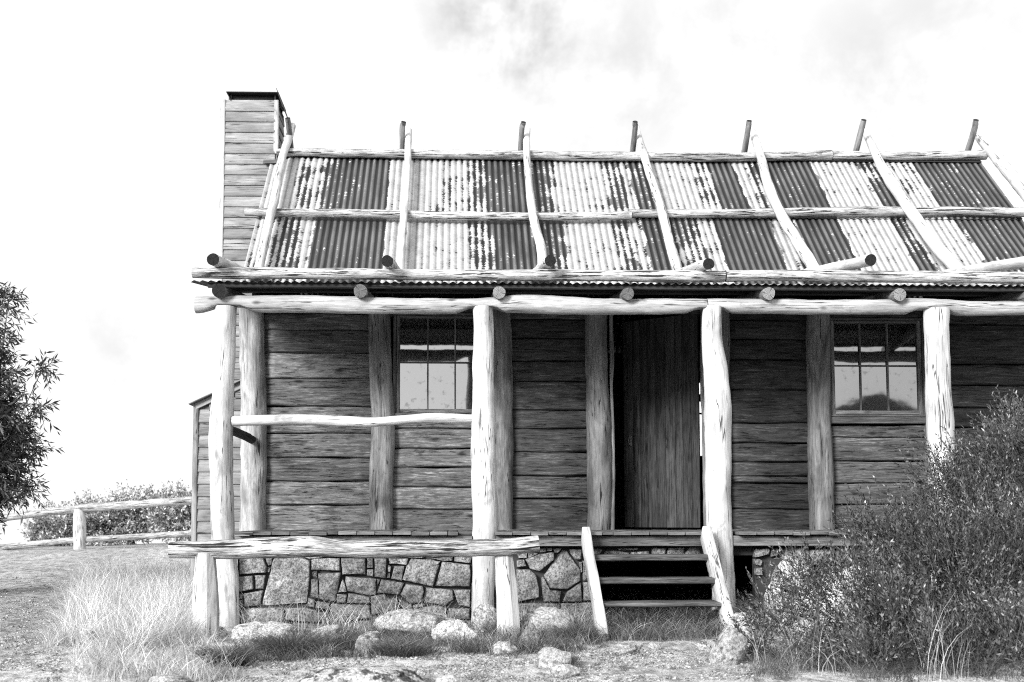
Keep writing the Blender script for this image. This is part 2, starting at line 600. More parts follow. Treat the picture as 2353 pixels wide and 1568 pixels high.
def plank(mb, p0, p1, ax, wa, bx, wb, ch=0.006, jit=0.0, step=0.12, tone=1.0, seed=0.0, taper=0.0, tl=0.1, capmi=0, sag=0.0):
    """rounded bar from p0 to p1; ax/bx unit vectors of section, wa/wb full sizes"""
    L = (p1 - p0).length
    n = max(1, int(L / step))
    ha, hb = wa / 2, wb / 2
    c = min(ch, ha * 0.6, hb * 0.6)
    sec = [(-ha + c, -hb), (0, -hb), (ha - c, -hb), (ha, -hb + c), (ha, hb - c), (ha - c, hb), (-ha + c, hb), (-ha, hb - c), (-ha, -hb + c), (-ha + c, -hb)]
    per = [0]
    for i in range(1, len(sec)):
        per.append(per[-1] + math.hypot(sec[i][0] - sec[i - 1][0], sec[i][1] - sec[i - 1][1]))
    d = (p1 - p0) / L
    rings = []
    ts = [i / n * L for i in range(n + 1)]
    if taper:
        ts = sorted(set([round(t, 4) for t in ts + [tl, L - tl, tl * 0.5, L - tl * 0.5]]))
    e0, e1 = 1 + .55 * noise.noise(Vector((seed * 7.7, 1, 1))), 1 + .55 * noise.noise(Vector((seed * 7.7, 9, 1)))
    for s in ts:
        e = min(s, L - s)
        k = 0.0
        tn_ = tone
        if taper and e < tl:
            k = taper * (1 - e / tl)
            tn_ = tone * (e0 if s < L / 2 else e1)
        ring = []
        for j, (a, b) in enumerate(sec):
            o = ax * a + bx * (b * (1 - 0 * k) + (k if b < 0 else 0))
            p = p0 + d * s + o
            if jit:
                q = Vector((s * 3.0, a * 9 + seed * 5.3, b * 9 + seed))
                p = p + ax * noise.noise(q) * jit + bx * noise.noise(q + Vector((9, 3, 1))) * jit
            ring.append(mb.vert(p, (s + seed * 2.17, per[j] + seed * 0.731), tn_))
        rings.append(ring)
    for i in range(len(rings) - 1):
        for j in range(len(sec) - 1):
            mb.face((rings[i][j], rings[i][j + 1], rings[i + 1][j + 1], rings[i + 1][j]))
    for e, rg in ((0, rings[0]), (1, rings[-1])):
        ids = []
        for j in range(len(sec) - 1):
            ids.append(mb.vert(mb.v[rg[j]], (sec[j][0], sec[j][1] + seed), tone))
        mb.face(ids[::-1] if e == 1 else ids, capmi)


VX, VY, VZ = Vector((1, 0, 0)), Vector((0, 1, 0)), Vector((0, 0, 1))


def bar(mb, x0, x1, y0, y1, z0, z1, along='x', **kw):
    cx, cy, cz = (x0 + x1) / 2, (y0 + y1) / 2, (z0 + z1) / 2
    if along == 'x':
        plank(mb, Vector((x0, cy, cz)), Vector((x1, cy, cz)), VZ, z1 - z0, VY, y1 - y0, **kw)
    elif along == 'z':
        plank(mb, Vector((cx, cy, z0)), Vector((cx, cy, z1)), VX, x1 - x0, VY, y1 - y0, **kw)
    else:
        plank(mb, Vector((cx, y0, cz)), Vector((cx, y1, cz)), VX, x1 - x0, VZ, z1 - z0, **kw)


# ------------------------------------------------------------------ ground
def sm(a, b, x):
    t = min(1, max(0, (x - a) / (b - a)))
    return t * t * (3 - 2 * t)


def gh(x, y):
    z = 0.0
    left = 1 - sm(-4.5, -2.6, x)
    z += left * 0.36 * sm(10.0, 23.0, y) + 0.02 * (1 - left) * sm(10, 14, y)
    z += left * 0.10 * sm(-9.0, -3.0, x) * sm(16, 22, y)
    d = math.hypot((x + 1) * 0.8, y - 8)
    far = max(0.0, d - 18.5)
    z -= 0.0 if far <= 0 else (0.16 * far if far > 4 else 0.02 * far * far * 2)
    return z


def ghn(x, y):
    return gh(x, y) + 0.022 * noise.noise(Vector((x * 1.3, y * 1.3, 0))) + 0.010 * noise.noise(Vector((x * 5, y * 5, 3)))


def ground_hit(px, py):
    d = ray(px, py)
    t = (0 - CAMZ) / d.z if d.z < -1e-4 else 20
    lo, hi = 1.0, 60.0
    for _ in range(40):
        mid = (lo + hi) / 2
        q = CAM + d * mid
        if q.z > gh(q.x, q.y):
            lo = mid
        else:
            hi = mid
    q = CAM + d * lo
    return Vector((q.x, q.y, gh(q.x, q.y)))


def make_ground():
    def lines(dense0, dense1, st, far0, far1):
        a = [dense0]
        s = st
        while a[-1] > far0:
            s *= 1.22
            a.append(a[-1] - s)
        a = a[::-1]
        b = list(np.arange(dense0 + st, dense1, st))
        c = [dense1]
        s = st
        while c[-1] < far1:
            s *= 1.22
            c.append(c[-1] + s)
        return a + b + c
    xs = lines(-5.5, 6.0, 0.05, -420, 420)
    ys = lines(5.8, 11.5, 0.05, -420, 420)
    mb = MB()
    nx = len(xs)
    for y in ys:
        for x in xs:
            near = -8 < x < 8 and 3 < y < 30
            z = ghn(x, y) if near else gh(x, y)
            mb.vert((x, y, z), (x, y), 1 - .32 * sm(-2.75, -3.25, x + .25 * noise.noise(Vector((x, y * .7, 2)))) if y < 14 else 1 - .22 * sm(-4.6, -5.6, x + .08 * (y - 14)))
    for j in range(len(ys) - 1):
        for i in range(nx - 1):
            a = j * nx + i
            mb.face((a, a + 1, a + nx + 1, a + nx))
    return tag(mb.build('ground', 'ground'), kind='structure')


make_ground()

# ------------------------------------------------------------------ the hut
YF, YW = 10.0, 11.5
YRIDGE, ZE = 13.58, CAMZ + 2.49
TANS = math.tan(R(47))
YB = 2 * YRIDGE - YW
XL, XR = -2.33, 6.9
ZD = Z(1222, 9.88)                    # top of the deck

hut = thing('wooden_hut', (2.3, 12.5, 0), 'dark slab timber hut with patchy iron roof and log verandah', 'hut')
SQ = 1 / math.sqrt(1 + TANS * TANS)
RN = Vector((0, -TANS * SQ, SQ))      # front roof normal


def roofhit(px, py, off):
    d = ray(px, py)
    p0 = Vector((0, YW, ZE)) + RN * off
    t = (p0 - CAM).dot(RN) / d.dot(RN)
    return CAM + d * t


def logp(mb, pix, Y, **kw):
    tube(mb, [(P(a, b, Y), h * Y / F) for a, b, h in pix], **kw)


# --- roof sheeting -------------------------------------------------
UPC = [(560, .85), (680, .85), (688, .5), (715, .5), (722, .8), (738, .6), (760, .2), (885, .06), (893, .84), (1005, .84), (1012, .72), (1070, .68), (1085, .42), (1118, .4), (1126, .1), (1205, .08), (1222, .22), (1265, .3), (1288, .85), (1392, .84), (1400, .42), (1428, .35), (1434, .82), (1448, .8), (1455, .22), (1505, .2), (1515, .84), (1600, .84), (1606, .62), (1645, .55), (1656, .08), (1700, .06), (1704, .86), (1726, .84), (1734, .3), (1765, .25), (1775, .08), (1884, .12), (1890, .84), (1998, .9), (2006, .3), (2036, .2), (2046, .76), (2130, .72), (2138, .12), (2330, .1)]
LOC = [(540, .75), (600, .68), (612, .48), (688, .42), (696, .85), (712, .85), (720, .1), (878, .06), (888, .84), (1004, .84), (1010, .86), (1070, .84), (1084, .5), (1136, .36), (1144, .06), (1215, .06), (1250, .2), (1300, .28), (1308, .86), (1415, .82), (1424, .42), (1452, .4), (1458, .82), (1478, .8), (1486, .1), (1545, .1), (1556, .4), (1615, .42), (1624, .78), (1656, .76), (1664, .06), (1786, .06), (1794, .86), (1812, .84), (1820, .42), (1848, .36), (1856, .08), (1946, .12), (1954, .84), (2076, .92), (2084, .25), (2112, .2), (2122, .84), (2236, .84), (2244, .08), (2500, .1)]
UPX = ([(roofhit(a, 430, 0)).x for a, _ in UPC], [b for _, b in UPC])
LOX = ([(roofhit(a, 560, 0)).x for a, _ in LOC], [b for _, b in LOC])
PITCHC = 0.0775


def corrugated(mb, x0, x1, a, b, nrm, nl, cov, amp=0.0085, spp=8, wob=0.0, ex=None):
    """a,b: (y,z) of lower and upper edge; cov(x, t) coverage"""
    n = int((x1 - x0) / PITCHC * spp)
    L = math.hypot(b[0] - a[0], b[1] - a[1])
    base = len(mb.v)
    for j in range(nl + 1):
        t = j / nl
        for i in range(n + 1):
            x = x0 + (x1 - x0) * i / n
            ph = math.cos(2 * math.pi * x / PITCHC)
            w = noise.noise(Vector((x * 2.0, t * L * 2, 5))) * wob
            h = amp * ph + w
            p = Vector((x, a[0] + (b[0] - a[0]) * t, a[1] + (b[1] - a[1]) * t)) + nrm * h
            mb.vert(p, (x, t * L + a[0] * 3), 1.0)
            ex['cover'].append(cov(x, t))
            ex['ridge'].append(ph)
    for j in range(nl):
        for i in range(n):
            q = base + j * (n + 1) + i
            mb.face((q, q + 1, q + n + 2, q + n + 1))


def covfun(tab):
    def f(x, t):
        q = Vector((x * 1.6, t * 2.2, len(tab[0])))
        c = float(np.interp(x + 0.05 * noise.noise(Vector((x * 9, t * 7, 1))) + 0.05 * noise.noise(Vector((x * 3, t * 3, 7))), tab[0], tab[1]))
        c += .42 * noise.fractal(q * 1.7, 1.0, 2.0, 3) * (1 - abs(2 * c - 1) * .55)
        # edge of the sheet under the log keeps or loses paint in scallops
        c -= .35 * max(0, t - .86) / .14 * (1 + noise.noise(Vector((x * 14, 3, 3))))
        return c
    return f


mb = MB()
ex = {'cover': [], 'ridge': []}
YM = 12.585


def rz(y):
    return ZE + (y - YW) * TANS


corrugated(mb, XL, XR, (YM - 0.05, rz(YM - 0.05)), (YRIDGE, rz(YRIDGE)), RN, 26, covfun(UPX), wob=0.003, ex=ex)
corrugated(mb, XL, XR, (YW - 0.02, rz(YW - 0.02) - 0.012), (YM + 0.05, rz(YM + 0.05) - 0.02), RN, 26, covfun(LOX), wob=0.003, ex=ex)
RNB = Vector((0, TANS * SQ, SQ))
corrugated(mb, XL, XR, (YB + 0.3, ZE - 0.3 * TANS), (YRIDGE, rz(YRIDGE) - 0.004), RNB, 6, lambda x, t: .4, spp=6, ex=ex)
mb.build('roof', 'roof', hut, extra=ex)

# verandah roof at a low pitch
YEV = 9.84
ZEV = Z(650, YEV)
TV = (rz(YW) - 0.03 - ZEV) / (YW + 0.05 - YEV)
mb = MB()
ex = {'cover': [], 'ridge': []}
VN = Vector((0, -TV, 1)).normalized()
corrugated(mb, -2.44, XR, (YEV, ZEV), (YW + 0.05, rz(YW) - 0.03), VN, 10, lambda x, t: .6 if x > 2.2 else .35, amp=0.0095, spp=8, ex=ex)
nv = len(mb.v)
mb.build('verandah_roof', 'roof', hut, extra=ex)

# ridge capping
mb = MB()
for sgn in (-1, 1):
    y0 = YRIDGE
    z0 = rz(YRIDGE) + 0.02
    plank(mb, Vector((XL, y0 + sgn * 0.06, z0 - 0.06 * TANS + 0.012)), Vector((XR, y0 + sgn * 0.06, z0 - 0.06 * TANS + 0.012)), Vector((0, sgn * SQ, -TANS * SQ)), 0.17, Vector((0, sgn * TANS * SQ, SQ)), 0.004, ch=0.001)
mb.build('ridge_cap', 'soot', hut)


# --- poles and logs over the roof ----------------------------------
def roof_tube(name, pix, off, matn, capm, seed, lump=0.07, bow=0.006):
    mb = MB()
    tube(mb, [(roofhit(a, b, off), h * roofhit(a, b, off).y / F) for a, b, h in pix], seed=seed, lump=lump, bow=bow, seg=14, step=0.05)
    return mb.build(name, [matn, capm], hut)


rafters = [
    [(672, 288, 7), (664, 318, 9), (650, 360, 9), (634, 440, 10), (615, 520, 10.5), (595, 612, 11), (590, 640, 11)],
    [(940, 299, 7), (938, 330, 8), (936, 400, 8), (927, 500, 9.5), (921, 612, 10), (919, 640, 10)],
    [(1211, 298, 7), (1210, 330, 8.5), (1212, 380, 8.5), (1216, 440, 9.5), (1226, 505, 10), (1241, 560, 11), (1247, 612, 11), (1248, 640, 11)],
    [(1464, 292, 6), (1470, 318, 8), (1482, 360, 9), (1500, 420, 9.5), (1524, 495, 11), (1540, 560, 11), (1556, 612, 12), (1562, 640, 12)],
    [(1727, 300, 7), (1736, 325, 9), (1750, 370, 10), (1766, 430, 11), (1792, 490, 12), (1832, 555, 13), (1868, 612, 14), (1886, 640, 14)],
    [(1986, 300, 6), (2000, 330, 9), (2028, 385, 11), (2050, 420, 13), (2090, 480, 13), (2140, 550, 14), (2192, 612, 15), (2214, 640, 15)],
    [(2243, 308, 7), (2262, 330, 11), (2295, 368, 13), (2345, 430, 15), (2420, 525, 16), (2496, 620, 17), (2514, 642, 17)],
]
for i, r in enumerate(rafters):
    roof_tube('roof_pole', r, 0.155, 'pole', 'end_mid', 1.3 + i * 2.1, bow=0.010)

purl = [
    [(636, 350, 9), (700, 349, 9), (800, 352, 10), (1000, 355, 10), (1200, 357, 10.5)],
    [(1196, 357, 10.5), (1350, 359, 11), (1480, 360, 11), (1600, 361, 10.5), (1690, 361, 10), (1910, 357, 11)],
    [(1912, 357, 10), (2000, 358, 10), (2130, 358, 10), (2266, 357, 11)],
    [(563, 487, 9.5), (700, 490, 10), (850, 492, 10.5), (1000, 496, 10.5), (1150, 499, 10.5), (1300, 498, 10), (1450, 496, 10)],
    [(1445, 490, 9.5), (1600, 491, 10), (1800, 490, 10.5)],
    [(1796, 489, 10.5), (2000, 486, 11), (2100, 487, 11), (2200, 484, 10), (2353, 488, 11), (2430, 489, 10)],
]
for i, r in enumerate(purl):
    roof_tube('purlin_log', r, 0.075, 'log', 'end_mid', 31 + i * 3.3)

# crossed poles coming over from the back slope
backp = [((661, 272), (668, 338)), ((928, 281), (925, 342)), ((1203, 281), (1197, 345)), ((1459, 280), (1454, 347)), ((1722, 278), (1711, 345)), ((1985, 276), (1968, 344)), ((2243, 276), (2224, 346))]
for i, (t0, b0) in enumerate(backp):
    def bh(px, py):
        d = ray(px, py)
        p0 = Vector((0, YRIDGE, rz(YRIDGE))) + RNB * 0.10
        return CAM + d * ((p0 - CAM).dot(RNB) / d.dot(RNB))
    a, b = bh(*t0), bh(*b0)
    e = a + (b - a).normalized() * 3.2
    e.x = b.x
    mb = MB()
    tube(mb, [(a, .034), (b, .038), (e, .05)], seed=71 + i * 1.9, lump=0.06, bow=0.004, seg=10, step=0.06)
    mb.build('crossed_pole', ['wallpost', 'end_dark'], hut)

# eave logs lying on the verandah edge
YE = 9.89
eave = [
    [(443, 627, 13), (560, 628, 13.5), (800, 630, 13), (1100, 632, 13), (1350, 633, 13.5), (1500, 635, 14), (1664, 636, 14)],
    [(1667, 635, 14), (1800, 633, 13), (2000, 636, 14), (2250, 638, 14), (2500, 639, 14), (2740, 640, 13)],
]
for i, r in enumerate(eave):
    mb = MB()
    logp(mb, r, YE, seed=91 + i * 4.7, lump=0.05, bow=0.004)
    mb.build('eave_log', ['log', 'end_mid'], hut)

# poles running up the verandah roof, charred ends poking over the eave log
vp = [(490, 597, 14, 600), (890, 600, 14, 900), (1265, 600, 13.5, 1238), (1628, 606, 13.5, 1560), (2000, 598, 14, 1880), (2386, 597, 14, 2262)]
for i, (a, b, h, bx_) in enumerate(vp):
    p = P(a, b, 9.66)
    r = h * 9.66 / F
    q = Vector((P(a, b, 9.66).x, YW + 0.1, 0))
    q.x = p.x + (0.02 if i % 2 else -0.03)
    q.z = p.z + (q.y - p.y) * TV
    mb = MB()
    tube(mb, [(p, r), (p.lerp(q, .5), r * 1.0), (q, r * .9)], seed=107 + i * 1.3, lump=0.05, bow=0.006, seg=16)
    mb.build('verandah_roof_pole', ['pole', 'end_dark'], hut)

# fascia batten under the sheet edge
mb = MB()
bar(mb, X(478, 9.9, 650), XR - 0.05, 9.885, 9.93, Z(664, 9.9), Z(654, 9.9), tone=1.0, jit=0.002)
bar(mb, X(478, 9.8), XR - 0.05, 10.5, 10.56, Z(666, 9.8) + .12, Z(654, 9.8) + .12, tone=1.0)
mb.build('fascia_batten', 'dark', hut)

# verandah rafters (round logs, ends showing over the plate)
jr = [(503, 668, 16, 'end_dark'), (828, 669, 15.5, 'end_mid'), (1147, 672, 14.5, 'end_pale'), (1443, 675, 14, 'end_mid'), (1767, 674, 15, 'end_pale'), (2068, 677, 14.5, 'end_pale'), (2372, 678, 15, 'end_mid'), (2640, 680, 15, 'end_mid')]
for i, (a, b, h, em) in enumerate(jr):  # dark first end paints the shade under the eave
    Y0 = 9.85
    p = P(a, b, Y0)
    q = Vector((p.x, YW + .1, p.z + (YW + .1 - Y0) * TV * .8))
    mb = MB()
    tube(mb, [(p, h * Y0 / F), (q, h * Y0 / F)], seed=121 + i * 1.7, lump=0.05, seg=16)
    mb.build('verandah_rafter', ['wallpost', em], hut)

# --- verandah plate with notches over the posts ---------------------
plates = [
    ([(450, 701, 20), (520, 700, 19), (700, 700, 20), (900, 703, 19), (1100, 703, 17.5), (1210, 699, 22), (1350, 705, 20), (1500, 705, 18.5), (1622, 704, 17)], 1),
    ([(1624, 704, 17), (1760, 705, 17.5), (1900, 706, 17), (2030, 706, 18), (2110, 705, 19), (2250, 709, 17), (2353, 708, 17), (2560, 708, 18), (2760, 710, 18)], 2),
]
postpx = [(520, 24), (1108, 24), (1637, 25), (2152, 29), (2690, 28)]
for r, sd_ in plates:
    mb = MB()
    logp(mb, r, YF, seed=141 + sd_ * 3.1, lump=0.045, bow=0.004, seg=22, step=0.035)
    for k, co in enumerate(mb.v):
        for pxp, hw in postpx:
            dx = abs(co[0] - X(pxp, YF)) * F / YF
            if dx < hw + 48:
                zn = Z(706.5 + (0 if dx < hw + 4 else (dx - hw - 4) * 0.45), YF)
                if co[2] < zn:
                    mb.v[k] = (co[0], co[1], zn)
    mb.build('verandah_plate', ['beam', 'end_pale'], hut)

# --- verandah posts ------------------------------------------------
posts = [
    [(520, 706, 24.5), (518, 760, 24), (515, 850, 24), (511, 930, 26), (507, 1000, 27.5), (509, 1100, 27), (511, 1220, 27), (517, 1285, 25), (523, 1350, 24.5), (525, 1470, 26)],
    [(1108, 706, 23), (1110, 760, 24), (1110, 860, 25), (1110, 950, 27), (1112, 1050, 29), (1115, 1200, 29), (1112, 1290, 26), (1110, 1370, 26), (1108, 1470, 27)],
    [(1637, 706, 24), (1636, 780, 24), (1641, 830, 27), (1648, 920, 30), (1650, 960, 32), (1650, 1000, 29), (1651, 1100, 29), (1654, 1220, 28), (1661, 1310, 27), (1664, 1470, 28)],
    [(2152, 711, 28), (2154, 800, 27.5), (2156, 900, 28), (2161, 960, 30), (2162, 1010, 29), (2166, 1100, 30), (2168, 1300, 30), (2168, 1470, 30)],
    [(2690, 711, 28), (2694, 900, 28), (2698, 1200, 30), (2700, 1480, 30)],
]
for i, r in enumerate(posts):
    mb = MB()
    logp(mb, r, YF, seed=161 + i * 2.9, lump=0.05, seg=20, step=0.05)
    mb.build('verandah_post', ['post', 'end_mid'], hut)

# --- wall posts ------------------------------------------------------
zwall_top = 700
wposts = [
    [(577, zwall_top, 27), (580, 800, 28), (583, 1000, 29), (581, 1222, 30)],
    [(871, zwall_top, 26), (874, 850, 26), (880, 960, 28), (876, 1100, 28), (876, 1222, 28)],
    [(1146, zwall_top, 26), (1151, 900, 27), (1153, 1222, 26)],
    [(1368, zwall_top, 26), (1370, 830, 26), (1374, 940, 28), (1378, 1100, 28), (1376, 1222, 27)],
    [(1650, zwall_top, 25), (1652, 950, 25), (1654, 1222, 25)],
    [(1880, zwall_top, 26), (1880, 830, 27), (1882, 960, 27), (1886, 1100, 29), (1890, 1222, 29)],
    [(2150, zwall_top, 26), (2152, 950, 26), (2154, 1222, 26)],
    [(2420, zwall_top, 26), (2422, 1222, 26)],
    [(2478, zwall_top, 26), (2480, 1222, 26)],
]
for i, r in enumerate(wposts):
    mb = MB()
    logp(mb, r, YW, seed=181 + i * 2.3, lump=0.05, seg=18, tone=(1.6, 1.05, .95, .85, .8, .9, .8, .8, .8)[i])  # corner post paler, light from the open end put into its tone
    mb.build('wall_post', ['wallpost', 'end_mid'], hut)

# door jamb poles
for i, r in enumerate(([(1404, 712, 4), (1406, 830, 5), (1405, 900, 4), (1409, 1050, 5), (1407, 1222, 6)], [(1613, 712, 4), (1613, 850, 5), (1619, 1000, 6), (1622, 1222, 6)])):
    mb = MB()
    logp(mb, r, YW - 0.02, seed=201 + i * 2.7, lump=0.12, seg=10)
    mb.build('door_jamb', ['wallpost', 'end_mid'], hut)


# --- slab walls ------------------------------------------------------
def slab_panel(x0, x1, joints, seed, tones=None, name='slab_wall', pt=1.0):
    mb = MB()
    rr = random.Random(seed)
    for k in range(len(joints) - 1):
        z1, z0 = Z(joints[k], YW), Z(joints[k + 1], YW)
        g = 0.004 + rr.random() * 0.007
        t = pt * (tones[k] if tones else 1.0) * rr.uniform(0.68, 1.32)  # weathering plus painted shade: boards paler low down and at the open end
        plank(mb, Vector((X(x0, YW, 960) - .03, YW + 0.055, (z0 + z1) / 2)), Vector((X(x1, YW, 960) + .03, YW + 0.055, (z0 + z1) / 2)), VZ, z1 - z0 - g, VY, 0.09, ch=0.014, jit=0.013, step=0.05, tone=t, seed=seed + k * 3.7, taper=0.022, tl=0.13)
    bar(mb, X(x0, YW, 960), X(x1, YW, 960), YW + .105, YW + .115, Z(joints[-1], YW), Z(joints[0], YW), tone=0.1)
    return mb.build(name, 'slab', hut)


JT = 700
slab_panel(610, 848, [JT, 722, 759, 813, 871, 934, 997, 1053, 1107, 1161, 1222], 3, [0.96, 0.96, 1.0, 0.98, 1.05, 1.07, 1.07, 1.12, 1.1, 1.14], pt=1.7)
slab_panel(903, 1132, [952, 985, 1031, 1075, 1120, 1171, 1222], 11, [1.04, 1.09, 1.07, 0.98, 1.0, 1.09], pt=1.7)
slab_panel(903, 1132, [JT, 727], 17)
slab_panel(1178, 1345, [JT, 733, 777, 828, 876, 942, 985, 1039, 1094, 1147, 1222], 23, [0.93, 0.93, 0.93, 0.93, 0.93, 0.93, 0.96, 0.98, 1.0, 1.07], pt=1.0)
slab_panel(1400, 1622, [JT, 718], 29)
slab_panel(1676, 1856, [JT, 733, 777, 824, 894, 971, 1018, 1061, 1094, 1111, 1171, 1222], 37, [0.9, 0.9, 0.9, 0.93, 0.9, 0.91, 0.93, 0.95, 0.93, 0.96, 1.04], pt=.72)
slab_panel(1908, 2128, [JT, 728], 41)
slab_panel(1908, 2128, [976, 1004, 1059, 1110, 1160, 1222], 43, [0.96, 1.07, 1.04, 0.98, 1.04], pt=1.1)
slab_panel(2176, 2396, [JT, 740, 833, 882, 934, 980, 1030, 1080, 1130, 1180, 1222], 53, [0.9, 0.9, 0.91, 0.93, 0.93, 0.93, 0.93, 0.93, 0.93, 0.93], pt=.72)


# --- windows ---------------------------------------------------------
def window(x0, x1, y0, y1, ym, cols, seed, sill_y):
    """pixel rectangle of the glass"""
    Yw = YW + 0.01
    m1 = MB()
    bx = lambda a, b, c, d, yo, th, al, **k: bar(m1, X(a, Yw, 840), X(b, Yw, 840), Yw + yo, Yw + yo + th, Z(d, Yw), Z(c, Yw), along=al, **k)
    # outer frame
    bx(x0 - 16, x0 - 9, y0 - 6, y1 + 12, -0.01, .10, 'z', seed=seed, tone=.9)
    bx(x1 + 9, x1 + 16, y0 - 6, y1 + 12, -0.01, .10, 'z', seed=seed + 1, tone=.9)
    bx(x0 - 16, x1 + 16, y0 - 12, y0 - 6.2, -0.012, .10, 'x', seed=seed + 2, tone=.9)
    # sash stiles and rails
    bx(x0 - 8.6, x0, y0 - 5, y1 + 11, 0.012, .05, 'z', seed=seed + 3, tone=1.5)
    bx(x1, x1 + 8.6, y0 - 5, y1 + 11, 0.012, .05, 'z', seed=seed + 4, tone=1.5)
    bx(x0 + .2, x1 - .2, y0 - 5, y0, 0.013, .05, 'x', seed=seed + 5, tone=1.2)
    bx(x0 + .2, x1 - .2, y1, y1 + 9.5, 0.013, .05, 'x', seed=seed + 6, tone=1.6)
    bx(x0 + .2, x1 - .2, ym - 1.6, ym + 1.6, 0.014, .045, 'x', seed=seed + 7, tone=1.3)
    for c in cols:
        bx(c - 1.8, c + 1.8, y0, ym - 1.8, 0.016, .035, 'z', seed=seed + 8 + c, tone=1.4)
        bx(c - 1.8, c + 1.8, ym + 1.8, y1, 0.016, .035, 'z', seed=seed + 9 + c, tone=1.4)
    fr = m1.build('window', 'trim', hut)
    m2 = MB()
    for (ya, yb, yo, tl) in ((y0, ym, .045, 0.0), (ym, y1, .035, 0.006)):
        A = [Vector((X(x0, Yw, 840), Yw + yo, Z(yb, Yw))), Vector((X(x1, Yw, 840), Yw + yo + tl, Z(yb, Yw))), Vector((X(x1, Yw, 840), Yw + yo + tl, Z(ya, Yw))), Vector((X(x0, Yw, 840), Yw + yo, Z(ya, Yw)))]
        ids = [m2.vert(q) for q in A]
        ids2 = [m2.vert(q + Vector((0, .004, 0))) for q in A]
        m2.face(ids)
        m2.face(ids2[::-1])
        for k in range(4):
            m2.face((ids[k], ids2[k], ids2[(k + 1) % 4], ids[(k + 1) % 4]))
    g = m2.build('pane', 'glass', None, smooth=False)
    g.parent = fr
    # sill boards; the dark room is painted as the pane's near-black base
    m3 = MB()
    bar(m3, X(x0 - 17, Yw, 840), X(x1 + 17, Yw, 840), Yw - 0.03, Yw + 0.08, Z(sill_y + 15, Yw), Z(sill_y, Yw), seed=seed + 30, tone=1.0, jit=0.003)
    bar(m3, X(x0 - 14, Yw, 840), X(x1 + 14, Yw, 840), Yw - 0.015, Yw + 0.08, Z(sill_y - .5, Yw), Z(y1 + 10, Yw), seed=seed + 33, tone=.9)
    s = m3.build('sill', 'trim', None)
    s.parent = fr
    fr.matrix_parent_inverse = Matrix.Translation(-Vector(hut.location))
    return fr


window(919, 1110, 731, 940, 833, (983, 1046), 5, 951)
window(1919, 2111, 738, 941, 837, (1979, 2042), 9, 957)

# --- door, open inwards, hung on the right jamb ------------------------
ang = R(38)
hx, hy = X(1608, YW + .03, 960), YW + .05
dwid = 0.93
ddir = Vector((-math.cos(ang), math.sin(ang), 0))
dn = Vector((-math.sin(ang), -math.cos(ang), 0))
zb, zt = Z(1213, YW), Z(716, YW)
mb = MB()
rr = random.Random(4)
s = 0.0
k = 0
while s < dwid - .02:
    w = min(rr.uniform(.085, .125), dwid - s)
    c = Vector((hx, hy, 0)) + ddir * (s + w / 2)
    plank(mb, c + VZ * zb, c + VZ * zt, ddir, w - 0.003, dn, .028, ch=.003, tone=rr.uniform(.75, 1.25), seed=k * 3.9 + .4, step=0.2)
    s += w
    k += 1
for zz in (zb + .25, zt - .35):
    c0 = Vector((hx, hy, zz)) - dn * .03
    plank(mb, c0 + ddir * .03, c0 + ddir * (dwid - .03), VZ, .12, dn, .028, seed=zz)
door = mb.build('door', 'doorwood', hut)
mb = MB()
hp = Vector((hx, hy, ZD + 1.0)) + ddir * (dwid - .09) + dn * .016
plank(mb, hp - VZ * .06, hp + VZ * .06, ddir, .025, dn, .012, ch=.003)
tube(mb, [(hp + dn * .03 - VZ * .045, .006), (hp + dn * .05, .007), (hp + dn * .03 + VZ * .045, .006)], seg=8, step=.02, lump=0, caps=(0, 0))
h = mb.build('handle', 'metal', None)
h.parent = door

# --- rest of the shell: back wall with a window opening, gables, floor, inner lining
mb = MB()
zr = rz(YRIDGE)
bxa, bxb = X(1580, YB), X(1660, YB)
bza, bzb = Z(1048, YB, 1609), Z(880, YB, 1609)
ztop = ZE - 0.05
xl, xr = XL + .17, XR - .17
bar(mb, xl, bxa, YB - .05, YB + .03, ZD - .9, ztop, along='x', step=5)
bar(mb, bxb, xr, YB - .05, YB + .03, ZD - .9, ztop, along='x', step=5)
bar(mb, bxa, bxb, YB - .05, YB + .03, ZD - .9, bza, along='x', step=5)
bar(mb, bxa, bxb, YB - .05, YB + .03, bzb, ztop, along='x', step=5)
for yy in (915, 951):
    zc = Z(yy, YB, 1609)
    bar(mb, bxa, bxb, YB - .03, YB + .01, zc - (.055 if yy == 915 else .012), zc + (.055 if yy == 915 else .012), along='x', step=5)
mb.build('back_wall', 'slab', hut)
for xx in (xl, xr):
    mb = MB()
    n = 22
    for i in range(n):
        y0 = YW - .02 + (YB - YW) * i / n
        y1 = YW - .02 + (YB - YW) * (i + 1) / n
        zt_ = min(ZE + (y - YW) * TANS if y < YRIDGE else ZE + (YB - y) * TANS for y in (y0 + .02, y1)) - .06
        bar(mb, xx - .02, xx + .02, y0, y1 - .004, ZD - .05, max(zt_, ZE - .1), along='z', tone=rnd.uniform(.7, 1.1), seed=i * 2.1 + xx, step=.8)
    bar(mb, xx - .012, xx + .012, YW, YB, ZD - .9, ZE, along='y', tone=.4, step=3)
    mb.build('gable_wall', 'slab', hut)
mb = MB()
bar(mb, xl, xr, YW + .12, YB - .06, ZD - .05, ZD - .01, along='x', step=5, tone=.5)
mb.build('floor', 'dark', hut)

